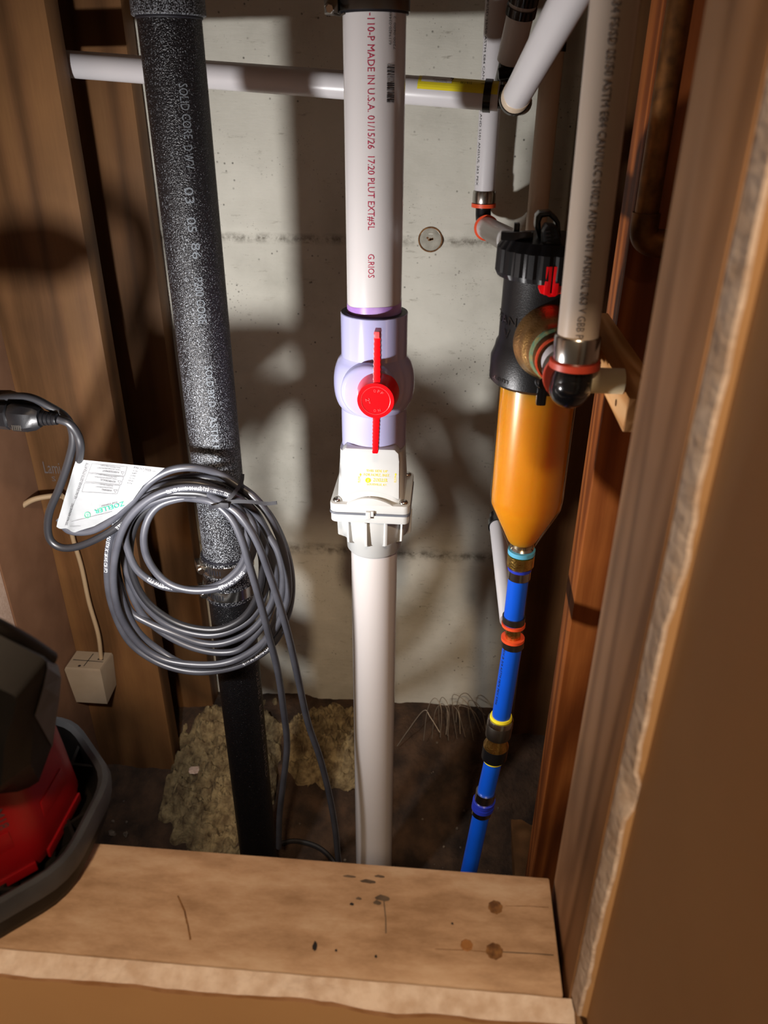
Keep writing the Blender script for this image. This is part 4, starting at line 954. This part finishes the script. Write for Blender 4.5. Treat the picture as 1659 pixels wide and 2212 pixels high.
# riser clipped to the concrete
W0, W1 = at(1058, 412, 1.165), at(1063, -40, 1.165); W0.x = W1.x = (W0.x+W1.x)/2
rs_ = thing('supply_pipe', 'white water pipe standing against the concrete, printed down its left edge', 'pipe', W0)
run(W0, V((W1.x, W1.y, 1.74)), R1).build('pipe', 'pex_white', rs_)
mb = MB(); lay_text(mb, PRT, cyl_fn(W1, (0, 0, -1), V((-.86, -.5, 0)), R1), (W1-W0).length*.97, .004); mb.build('lettering', 'ink_black', rs_, smooth=0)
MB().lathe(W0+V((0, 0, -.016)), (0, 0, 1), [(0, R1), (0, R1+.0013), (.002, R1+.0018), (.014, R1+.0018), (.016, R1+.001), (.016, R1)], 32, close=False).build('crimp_sleeve', 'steel', rs_)
MB().lathe(W0+V((0, 0, -.0215)), (0, 0, 1), [(0, R1-.003), (0, R1+.0028), (.005, R1+.0028), (.005, R1-.003)], 32, close=False).build('stop_ring', 'ring_orange', rs_)
K0 = W0+V((0, 0, -.026)); K1 = W0+V((.004, -.018, -.046)); G0 = V((.088, .752, at(1110, 560, .752).z)); gd = (G0-K1).normalized()
e2 = thing('pipe_elbow', 'small black elbow with orange rings behind the filter cap', 'elbow', K0)
mb = MB(); mb.tube(smoothpath([K0+V((0, 0, .008)), K0, K0+V((.001, -.004, -.012)), K1, K1+gd*.012], 6), .0108, 18); mb.build('elbow', 'black_plastic', e2)
MB().lathe(K1+gd*.006, gd, [(0, .0105), (0, R1+.0028), (.005, R1+.0028), (.005, .0105)], 32).build('stop_ring', 'ring_orange', e2)
f2 = thing('supply_pipe', 'short white pipe running from the rear elbow into the black filter', 'pipe', K1)
run(K1+gd*.011, G0, R1).build('pipe', 'pex_white', f2)
# beige riser behind the filter
B0, B1 = V((.120, 1.15, .45)), V((.120, 1.15, at(1204, 112, 1.15).z)); 
br = thing('supply_pipe', 'beige water pipe standing behind the filter, black ring near its top', 'pipe', B0)
run(B0, B1+V((0, 0, .02)), R1).build('pipe', 'pex_beige', br)
MB().lathe(B1, (0, 0, 1), [(0, R1), (0, R1+.002), (.011, R1+.002), (.011, R1)], 32, close=False).build('crimp_ring', 'black_gloss', br)
MB().lathe(B1+V((0, 0, .016)), (0, 0, 1), [(0, R1), (0, R1+.003), (.012, R1+.003), (.02, .012), (.3, .012)], 32).build('fitting', 'ring_red', br)

# ================================================================== SEDIMENT FILTER
FX, FY = .0905, .71
fz = lambda y: at(1150, y, FY).z
fl_ = thing('sediment_filter', 'black capped spin down sediment filter with amber bowl of murky water', 'filter', (FX, FY, fz(1178)))
FXu = FX-.004
br_ = mm(82, at(1153, 930, FY))              # bowl radius
zbt, zb1, zb2 = fz(832), fz(1090), fz(1176)
def fl_loft(prof, name, mat, parent=fl_, seg=64, mod=None, close=True):
    return MB().lathe((FX, FY, 0), (0, 0, 1), prof, seg, close=close, mod=mod).build(name, mat, parent, smooth=20 if mod else 40)
fl_loft([(zb2, .0150), (zb2+.004, .0165), (zb1, br_*.97), (zb1+.012, br_), (zbt+.006, br_)], 'bowl', 'bowl_clear')
fl_loft([(zb2+.003, 0), (zb2+.003, .013), (zb2+.006, .0152), (zb1+.001, br_*.94), (zb1+.013, br_-.0018), (zbt+.002, br_-.0018), (zbt+.002, 0)], 'murky_water', 'water_murky')
# collar, body, cap
zcl0, zcl1, zcl2 = fz(812), fz(768), fz(738)
rb_ = .0412; rcol = .0470
fl_loft([(zcl0-.004, br_*.9), (zcl0-.004, rcol-.003), (zcl0-.001, rcol), (zcl1, rcol), (zcl1+.008, rcol-.003), (zcl2, rb_+.002), (zcl2+.004, rb_), (fz(575), rb_*.985)], 'body', 'black_rough')
rcp = .0470; zk_, zk1_ = fz(592), fz(512)
fl_loft([(zk_, rb_*.96), (zk_, rcp*1.0), (zk_+.004, rcp*1.01), (zk1_-.008, rcp), (zk1_, rcp*.9), (zk1_+.001, 0)], 'cap', 'black_plastic', seg=120, mod=lambda i, t: 1.0+(.034 if i % 5 < 3 and zk_+.001 < t < zk1_-.004 else 0))
cap = [o for o in fl_.children if o.name.startswith('cap')][0]
# wing handle on the cap: a folded loop and a tall fin
u1 = at(1190, 470, FY-.010)
def cappt(x, y, Y): return at(x, y, Y)
mb = MB(); P_ = [cappt(1163, 515, .70), cappt(1156, 490, .70), cappt(1158, 468, .70), cappt(1166, 459, .70), cappt(1190, 457, .70), cappt(1203, 468, .70), cappt(1210, 480, .70), cappt(1212, 515, .70), cappt(1202, 515, .70), cappt(1200, 482, .70), cappt(1186, 468, .70), cappt(1172, 470, .70), cappt(1168, 480, .70), cappt(1170, 515, .70)]
mb.prism(P_, (0, .018, 0), .0008); mb.build('grip_loop', 'black_gloss', cap)
mb = MB(); P_ = [cappt(1172, 575, .672), cappt(1174, 500, .672), cappt(1182, 487, .672), cappt(1204, 490, .672), cappt(1212, 520, .672), cappt(1228, 575, .672)]
mb.prism(P_, (0, .022, 0), .0015); mb.build('grip_fin', 'black_plastic', cap)
mb = MB()
for k in range(9):
    q = cappt(1183+k*.6, 500+k*8, .6712); mb.box(q-V((.002, .0006, .0007)), q+V((.002, .0006, .0007)))
mb.build('grip_serration', 'black_gloss', cap)
q = cappt(1117, 497, .70); MB().box(q-V((.003, .003, .010)), q+V((.002, .004, .006)), .001).build('vent_post', 'black_gloss', cap)
q = cappt(1100, 508, .69); MB().box(q-V((.007, .003, .004)), q+V((.02, .004, .003)), .001).build('vent_bar', 'black_gloss', cap)
# red latch
ly_ = FY-rb_-.004
mb = MB(); lpts = [(1180, 575), (1179, 607), (1168, 612), (1163, 622), (1167, 634), (1180, 638), (1186, 642), (1200, 641), (1204, 636), (1212, 635), (1222, 630), (1226, 615), (1214, 606), (1207, 600), (1206, 575)]
mb.prism([at(x, y, ly_) for x, y in lpts], (0, .006, 0), .0006); lat = mb.build('latch', 'red_plastic', fl_, label='red slide latch')
for x0_, x1_ in ((1181, 1188), (1198, 1205)):
    a, b = at(x0_, 576, ly_-.003), at(x1_, 638, ly_-.003); MB().box((a.x, ly_-.003, b.z), (b.x, ly_+.001, a.z), .0006).build('latch_rail', 'red_plastic', lat)
a, b = at(1189, 578, ly_-.002), at(1197, 634, ly_-.002); MB().box((a.x, ly_-.002, b.z), (b.x, ly_+.001, a.z), .0006).build('latch_bolt', 'black_gloss', lat)
# raised lettering on body and collar
def fprint(body, y, x1p, R, H, L, name='raised_lettering'):
    Z = fz(y)
    q = at(x1p, y, FY-R*.8); off = max(-.97, min(.97, (q.x-FX)/R)); n = V((off, -sqrt(1-off*off), 0))
    d = n.cross(V((0, 0, 1))); d = V((-n.y, n.x, 0)); th1 = atan2(n.y, n.x); mb = MB()
    def fn(a, b):
        th = th1+(a-L)/R; return V((FX+cos(th)*(R+.0007), FY+sin(th)*(R+.0007), Z+b))
    lay_text(mb, body, fn, L, H); mb.build(name, 'black_gloss', fl_, smooth=0)
fprint('CLEAN', 690, 1117, rb_, .0078, .046); fprint('V', 720, 1103, rb_, .009, .008); fprint('.com', 806, 1100, rcol, .0055, .022)
# drain knob on the collar and water beads
q = at(1171, 822, FY-rcol*.98); MB().lathe(q, (.3, -1, 0), [(0, .007), (.004, .0075), (.007, .006), (.008, 0)], 24, mod=None).build('lock_screw', 'black_gloss', fl_)
MB().box(q+V((-.004, -.006, -.022)), q+V((.005, .001, -.002)), .002).build('lock_tab', 'black_gloss', fl_)
# bronze inlet port with union facing the hatch
EC = at(1236, 836, .555); PC = V((FX, FY, EC.z+.002)); pd = (EC-PC).normalized()
port = MB().lathe(PC, pd, [(.030, .029), (.036, .0315), (.040, .0325), (.046, .0325), (.050, .030), (.056, .0285), (.064, .0265), (.066, .0245), (.074, .023), (.078, .0225)], 48).build('inlet_port', 'bronze', fl_, label='round bronze inlet port')
MB().lathe(PC, pd, [(.0765, .0228), (.0800, .0226), (.0815, .0205)], 40, close=False).build('verdigris_ring', 'verdigris', port)
MB().lathe(PC, pd, [(.080, .0205), (.088, .0198), (.092, .0175)], 36).build('union_nut', 'copper_old', port)
MB().lathe(PC, pd, [(.0905, .0182), (.0905, .0196), (.0945, .0196), (.0945, .0182)], 36, close=False).build('seal_ring', 'ring_orange', port)
# ---- riser toward the hatch: stub, elbow, long printed pipe
LE = (EC-PC).length
sb = thing('supply_pipe', 'stubby white pipe between the bronze port and the near black elbow', 'pipe', PC+pd*.095)
MB().lathe(PC, pd, [(.0915, .0150), (LE-.030, .0150)], 32).build('pipe', 'pex_white', sb)
MB().lathe(PC, pd, [(LE-.042, .015), (LE-.042, .0168), (LE-.031, .0168), (LE-.031, .015)], 32, close=False).build('crimp_sleeve', 'steel', sb)
FRX, FRY, FRR = .0955, .556, .0146
ez = EC.z
elb = thing('pipe_elbow', 'near black elbow with dark red stop rings beside the wood block', 'elbow', (FRX, FRY, ez-.015))
mb = MB(); J = V((FRX, FRY, ez)); pts = smoothpath([J+V((0, 0, .016)), J+V((0, 0, .006)), J+V((-.0, .004, -.003))-pd*.002, J-pd*.012+V((0, 0, -.004)), J-pd*.022+V((0, 0, -.001))], 7)
mb.tube(pts, [.0125+.003*sin(pi*i/(len(pts)-1)) for i in range(len(pts))], 24); mb.build('elbow', 'black_gloss', elb)
mb = MB(); mb.lathe(J+V((0, -.001, .004)), V((0, -.6, -.8)), [(-.012, .011), (0, .0142), (.008, .0125), (.0125, .008), (.0135, 0)], 28); mb.build('heel', 'black_gloss', elb)
MB().lathe(J-pd*.020, -pd, [(0, .012), (0, .0185), (.0045, .0185), (.0045, .012)], 36).build('stop_ring', 'ring_red', elb)
MB().lathe((FRX, FRY, ez+.0155), (0, 0, 1), [(0, .012), (0, .0185), (.0045, .0185), (.0045, .012)], 36).build('stop_ring', 'ring_red', elb)
fr2 = thing('supply_pipe', 'nearest thick off white pipe with grey print, rising in front of the filter', 'pipe', (FRX, FRY, ez+.02))
fx_t = at(1318, 0, FRY).x
Pb, Pt = V((FRX, FRY, ez+.020)), V((fx_t-.004, FRY, 1.62)); fd_ = (Pt-Pb).normalized()
run(Pb, Pt, FRR).build('pipe', 'pex_fore', fr2)
MB().lathe(Pb, fd_, [(0, FRR), (0, FRR+.0013), (.002, FRR+.0019), (.0175, FRR+.0019), (.019, FRR+.001), (.019, FRR)], 36, close=False).build('crimp_sleeve', 'steel', fr2)
ztx = at(1312, -30, FRY-FRR).z; Lt = (ztx-ez-.038)/fd_.z
mb = MB(); lay_text(mb, '22634 FS/SD 25/50 ASTM E84 CAN/ULC S102.2 AND S101 ANSI/UL 263 V GBB P', cyl_fn(Pb+fd_*(Lt+.02), -fd_, V((-.10, -1, 0)), FRR, b0=-.0025), Lt, .0056); mb.build('lettering', 'ink_grey', fr2, smooth=0)
cs_ = thing('pipe_stub', 'short cream plastic stub between the near elbow and the wood block', 'pipe', (.118, .558, ez+.004))
MB().lathe((FRX+.004, .560, ez+.004), (1, 0, 0), [(0, .0095), (.0335, .0095)], 28).build('pipe', 'cream', cs_)
# copper line on the orange stud
cpz = at(1395, 520, .752).z
cpp = thing('copper_pipe', 'old brown copper pipe with elbow in front of the orange stud', 'pipe', (.178, .752, cpz))
run((.1755, .752, cpz+.018), (.1755, .752, 1.7), .0105).build('pipe', 'copper_old', cpp)
mb = MB(); mb.tube(smoothpath([(.1755, .752, cpz+.024), (.1755, .752, cpz+.010), (.1785, .752, cpz+.002), (.187, .752, cpz-.002), (.198, .752, cpz-.002)], 6), .0125, 20); mb.build('elbow', 'copper_old', cpp)
run((.196, .752, cpz-.002), (.255, .752, cpz-.002), .0105).build('pipe', 'copper_old', cpp)
mb = MB(); mb.torus((.212, .752, cpz-.002), (1, 0, 0), .0118, .0012, 24, 6); mb.build('solder_ring', 'steel', cpp)

# ================================================================== DRAIN LINE UNDER THE FILTER
RB = .0111
c0 = V((FX+.001, FY, zb2))
dn = thing('hose_fitting', 'brass and steel fitting with pale blue washer under the amber bowl', 'fitting', c0-V((0, 0, .04)))
MB().lathe(c0+V((0, 0, .002)), (0, 0, -1), [(0, .012), (.003, .0125), (.004, .0105), (.007, .0125), (.009, .0105)], 28).build('spigot', 'steel', dn)
MB().lathe(c0+V((0, 0, -.006)), (0, 0, -1), [(0, .0105), (0, .0145), (.005, .0145), (.006, .0115)], 28).build('washer', 'teal_washer', dn)
MB().lathe(c0+V((0, 0, -.012)), (0, 0, -1), [(0, .0115), (.0005, .0142), (.014, .0142), (.016, .0118), (.02, .0112)], 28, mod=lambda i, t: 1+.02*(i % 2)).build('nut', 'brass', dn)
MB().lathe(c0+V((0, 0, -.0285)), (0, 0, -1), [(0, .0105), (0, .0128), (.003, .0128), (.003, .0105)], 28).build('sealant_ring', 'clamp_blue', dn)
MB().lathe(c0+V((0, 0, -.031)), (0, 0, -1), [(0, RB), (0, RB+.0014), (.011, RB+.0014), (.011, RB)], 28).build('crimp_sleeve', 'steel', dn)
Bp = [at(1125, 1243, FY), at(1110, 1330, FY), at(1107, 1395, FY-.001), at(1083, 1545, FY-.004), at(1066, 1640, FY-.005), at(1048, 1718, FY-.006), at(1008, 1905, FY-.008)]
Bp[0].x = c0.x; 
labs = ['upper blue water pipe under the amber bowl', 'longest blue water pipe, between the red ringed brass coupling and the push fit coupling', 'short blue water pipe between the push fit coupling and the dark blue clamp', 'lowest blue water pipe going down behind the sill']
segs = [(Bp[0]+V((0, 0, .012)), Bp[1]), (Bp[2], Bp[3]), (Bp[4], Bp[5]), (Bp[5], Bp[6])]
for lb, (a, b) in zip(labs, segs):
    d = (b-a).normalized(); t = thing('blue_pipe', lb, 'pipe', b, 'blue water pipes under the filter')
    run(a-d*.006, b+d*(.01 if lb[0] != 'l' or 'longest' in lb else .08), RB).build('pipe', 'pex_blue', t)
    if 'longest' in lb:
        mb = MB(); lay_text(mb, 'PEX-B 3/4 ASTM F876 PEX 5306', cyl_fn(a, d, V((-.9, -.43, 0)), RB), (b-a).length*.8, .003); mb.build('lettering', 'ink_black', t, smooth=0)
# crimped brass coupling with two red rings
a, b = Bp[1], Bp[2]; d = (b-a).normalized(); Lq = (b-a).length
k1 = thing('pipe_coupling', 'small brass coupling with two bright red rings on the blue line', 'coupling', b)
MB().lathe(a, d, [(-.004, .0088), (Lq+.004, .0088)], 24).build('barrel', 'brass', k1)
for s0 in (0, Lq-.008):
    MB().lathe(a, d, [(s0, RB), (s0, RB+.0016), (s0+.008, RB+.0016), (s0+.008, RB-.002)], 28).build('crimp_ring', 'steel_dark', k1)
for s0 in (.0095, Lq-.0125):
    MB().lathe(a, d, [(s0, .0085), (s0, RB+.0022), (s0+.0035, RB+.0022), (s0+.0035, .0085)], 28).build('stop_ring', 'ring_orange', k1)
# push fit coupling
a, b = Bp[3], Bp[4]; d = (b-a).normalized(); Lq = (b-a).length
k2 = thing('pipe_coupling', 'push fit coupling with grey collars and brass waist on the blue line', 'coupling', b)
MB().lathe(a, d, [(0, RB), (0, .0128), (.003, .0135), (.005, .0120)], 28).build('release_collar', 'label_yellow', k2)
MB().lathe(a, d, [(.004, RB), (.004, .0145), (.006, .0155), (.012, .0155)], 32).build('end_cap', 'steel', k2)
MB().lathe(a, d, [(.011, .0150), (.012, .0158), (Lq*.43, .0155), (Lq*.45, .012)], 32).build('end_cap', 'steel_dark', k2)
MB().lathe(a, d, [(Lq*.42, .0118), (Lq*.48, .0125), (Lq*.58, .0132), (Lq*.66, .0155), (Lq*.70, .0155)], 32).build('waist', 'brass', k2)
MB().lathe(a, d, [(Lq*.68, .0130), (Lq*.69, .0157), (Lq*.94, .0157), (Lq*.97, .0138), (Lq*.97, RB)], 32).build('end_cap', 'black_rough', k2)
MB().lathe(a, d, [(Lq*.96, RB), (Lq*.96, .0130), (Lq*1.01, .0128), (Lq*1.01, RB)], 28).build('release_collar', 'label_yellow', k2)
# clamp with dark blue ring
a = Bp[5]; d = (Bp[6]-Bp[5]).normalized()
k3 = thing('pipe_clamp', 'clear and dark blue clamp rings low on the blue line', 'clamp', a+d*.03)
MB().lathe(a, d, [(-.008, RB), (-.008, RB+.0018), (.012, RB+.0018), (.012, RB)], 28).build('sleeve', 'steel', k3)
for s0 in (.008, .0165):
    MB().lathe(a, d, [(s0, RB), (s0, RB+.0034), (s0+.006, RB+.0034), (s0+.006, RB)], 28).build('ring', 'clamp_blue', k3)
MB().lathe(a, d, [(.022, RB), (.022, RB+.0018), (.032, RB+.0018), (.032, RB)], 28).build('sleeve', 'steel', k3)
# white pipe that leans behind the bowl
g0, g1 = at(1075, 1135, .93), at(1099, 1328, .742); gd2 = (g1-g0).normalized()
wl = thing('supply_pipe', 'white pipe leaning behind the amber bowl beside the blue pipe', 'pipe', g1)
run(g0, g1+gd2*.01, .0112).build('pipe', 'pex_white', wl)
MB().lathe(g0-gd2*.002, -gd2, [(-.006, .0112), (-.006, .0132), (.006, .0132), (.008, .010), (.022, .010)], 28).build('end_fitting', 'black_gloss', wl)

# ================================================================== FLOOR CLUTTER
def lump(c, r, name, mat, label, cat, seed, sz=.6, kind=None, det=3, amp=.45):
    b2 = bmesh.new(); bmesh.ops.create_icosphere(b2, subdivisions=det, radius=1)
    for v in b2.verts:
        n = v.co.normalized(); k = 1+amp*noise.noise(n*1.7+V((seed, 0, 0)))+amp*.5*noise.noise(n*5+V((0, seed, 0)))+amp*.35*noise.noise(n*13+V((0, 0, seed)))
        v.co = V((n.x*r[0]*k, n.y*r[1]*k, n.z*r[2]*k))
    mb = MB(); mb.merge(b2); bmesh.ops.translate(mb.bm, verts=mb.bm.verts, vec=V(c)); return mb.build(name, mat, org=V(c)-V((0, 0, r[2]*.5)), label=label, cat=cat, kind=kind, smooth=30)
def mound(cx, cy, rx, ry, h, label, seed):
    mb = MB(); n = 90; gr = []
    for j in range(n+1):
        row = []
        for i in range(n+1):
            u_, v_ = -1+2*i/n, -1+2*j/n; x, y = cx+u_*rx, cy+v_*ry
            e_ = max(0, 1-(u_*u_+v_*v_)*(1+.5*hz(x, y, seed, 14)+.5*hz(x, y, seed+1, 40)))
            k = .55+.5*hz(x, y, seed, 22)+.35*hz(x, y, seed+3, 60)+.22*hz(x, y, seed+5, 150)
            row.append(mb.bm.verts.new((x, y, fh(x, y)-.004+h*sqrt(e_)*max(.1, k)*1.3+(.003*hz(x, y, seed, 300) if e_ > 0 else -.004))))
        gr.append(row)
    for a, b in zip(gr, gr[1:]):
        for i in range(n): mb.face([a[i], a[i+1], b[i+1], b[i]])
    return mb.build('insulation', 'insulation', org=(cx, cy, fh(cx, cy)), label=label, cat='insulation', kind='stuff', smooth=60, recalc=False)
mound(-.385, 1.03, .105, .155, .055, 'yellowish crumbled insulation foam piled left of the black pipe', 3)
mound(-.185, 1.10, .09, .085, .05, 'yellowish crumbled insulation foam heaped right of the black pipe', 8)
q = at(423, 1662, 1.0); c = V((q.x, q.y, fh(q.x, q.y)))
chips = [((423, 1664), (.014, .010, .006), 'white chip of debris on the crumbled insulation', 'pale_board', .075), ((242, 1800), (.008, .006, .005), 'larger pale chip of rubble on the dirt behind the lamp', 'rubble', None), ((272, 1802), (.004, .005, .005), 'smaller pale chip of rubble on the dirt behind the lamp', 'rubble', None)]
for k, ((a_, b_), r_, lb, mt_, zz) in enumerate(chips):
    q = atz(a_, b_, zz if zz else .01); z = zz if zz else fh(q.x, q.y)+r_[2]*.5
    q = atz(a_, b_, z); lump((q.x, q.y, z), r_, 'debris_chip', mt_, lb, 'debris', 20+k, det=2, amp=.5)
mb = MB()
for k in range(110):
    x, y = random.uniform(-.6, .15), random.uniform(.55, 1.12); r_ = random.uniform(.001, .0035); c = V((x, y, fh(x, y)+r_*.3))
    b2 = bmesh.new(); bmesh.ops.create_icosphere(b2, subdivisions=1, radius=r_)
    for v in b2.verts: v.co = v.co*(1+.5*(random.random()-.5))+c
    mb.merge(b2)
mb.build('gravel', 'rubble', org=(-.2, .9, 0), label='small crumbs of gravel and mortar strewn over the dirt', cat='gravel', kind='stuff', smooth=0)
# thin wires in the corner
mb = MB()
for k in range(7):
    bx = at(915+k*18, 1600-4*(k % 3), 1.10); tp = at(935+k*13+random.uniform(-8, 8), 1520+random.uniform(-22, 20), 1.13); en = at(945+k*17+random.uniform(-20, 25), 1575+random.uniform(0, 20), 1.09)
    mb.tube(smoothpath([bx, bx.lerp(tp, .6)+V((-.006, 0, .012)), tp, tp.lerp(en, .4)+V((.008, 0, .010)), en], 6), .0007, 5)
mb.tube(smoothpath([at(858, 1612, 1.09), at(880, 1580, 1.1), at(915, 1535, 1.12), at(930, 1550, 1.11), at(950, 1582, 1.09)], 6), .0008, 5)
mb.tube(smoothpath([at(985, 1560, 1.12), at(990, 1510, 1.14), at(1008, 1498, 1.15), at(1030, 1525, 1.14), at(1048, 1545, 1.12)], 6), .0008, 5)
mb.build('wire_tangle', 'wire_rusty', org=at(950, 1590, 1.1), label='tangle of thin bare wires on the dirt by the concrete wall', cat='wire')
mb = MB(); q = lambda x, y, z=.012: (lambda p: V((p.x, p.y, fh(p.x, p.y)+.006)))(atz(x, y, .0))
mb.tube(smoothpath([q(600, 1835), q(640, 1828), q(690, 1838), q(725, 1862), q(745, 1900)], 6), .0045, 8)
mb.build('floor_cable', 'cable_dark', org=q(690, 1838), label='black cable lying on the dirt below the hanging strands', cat='cable')
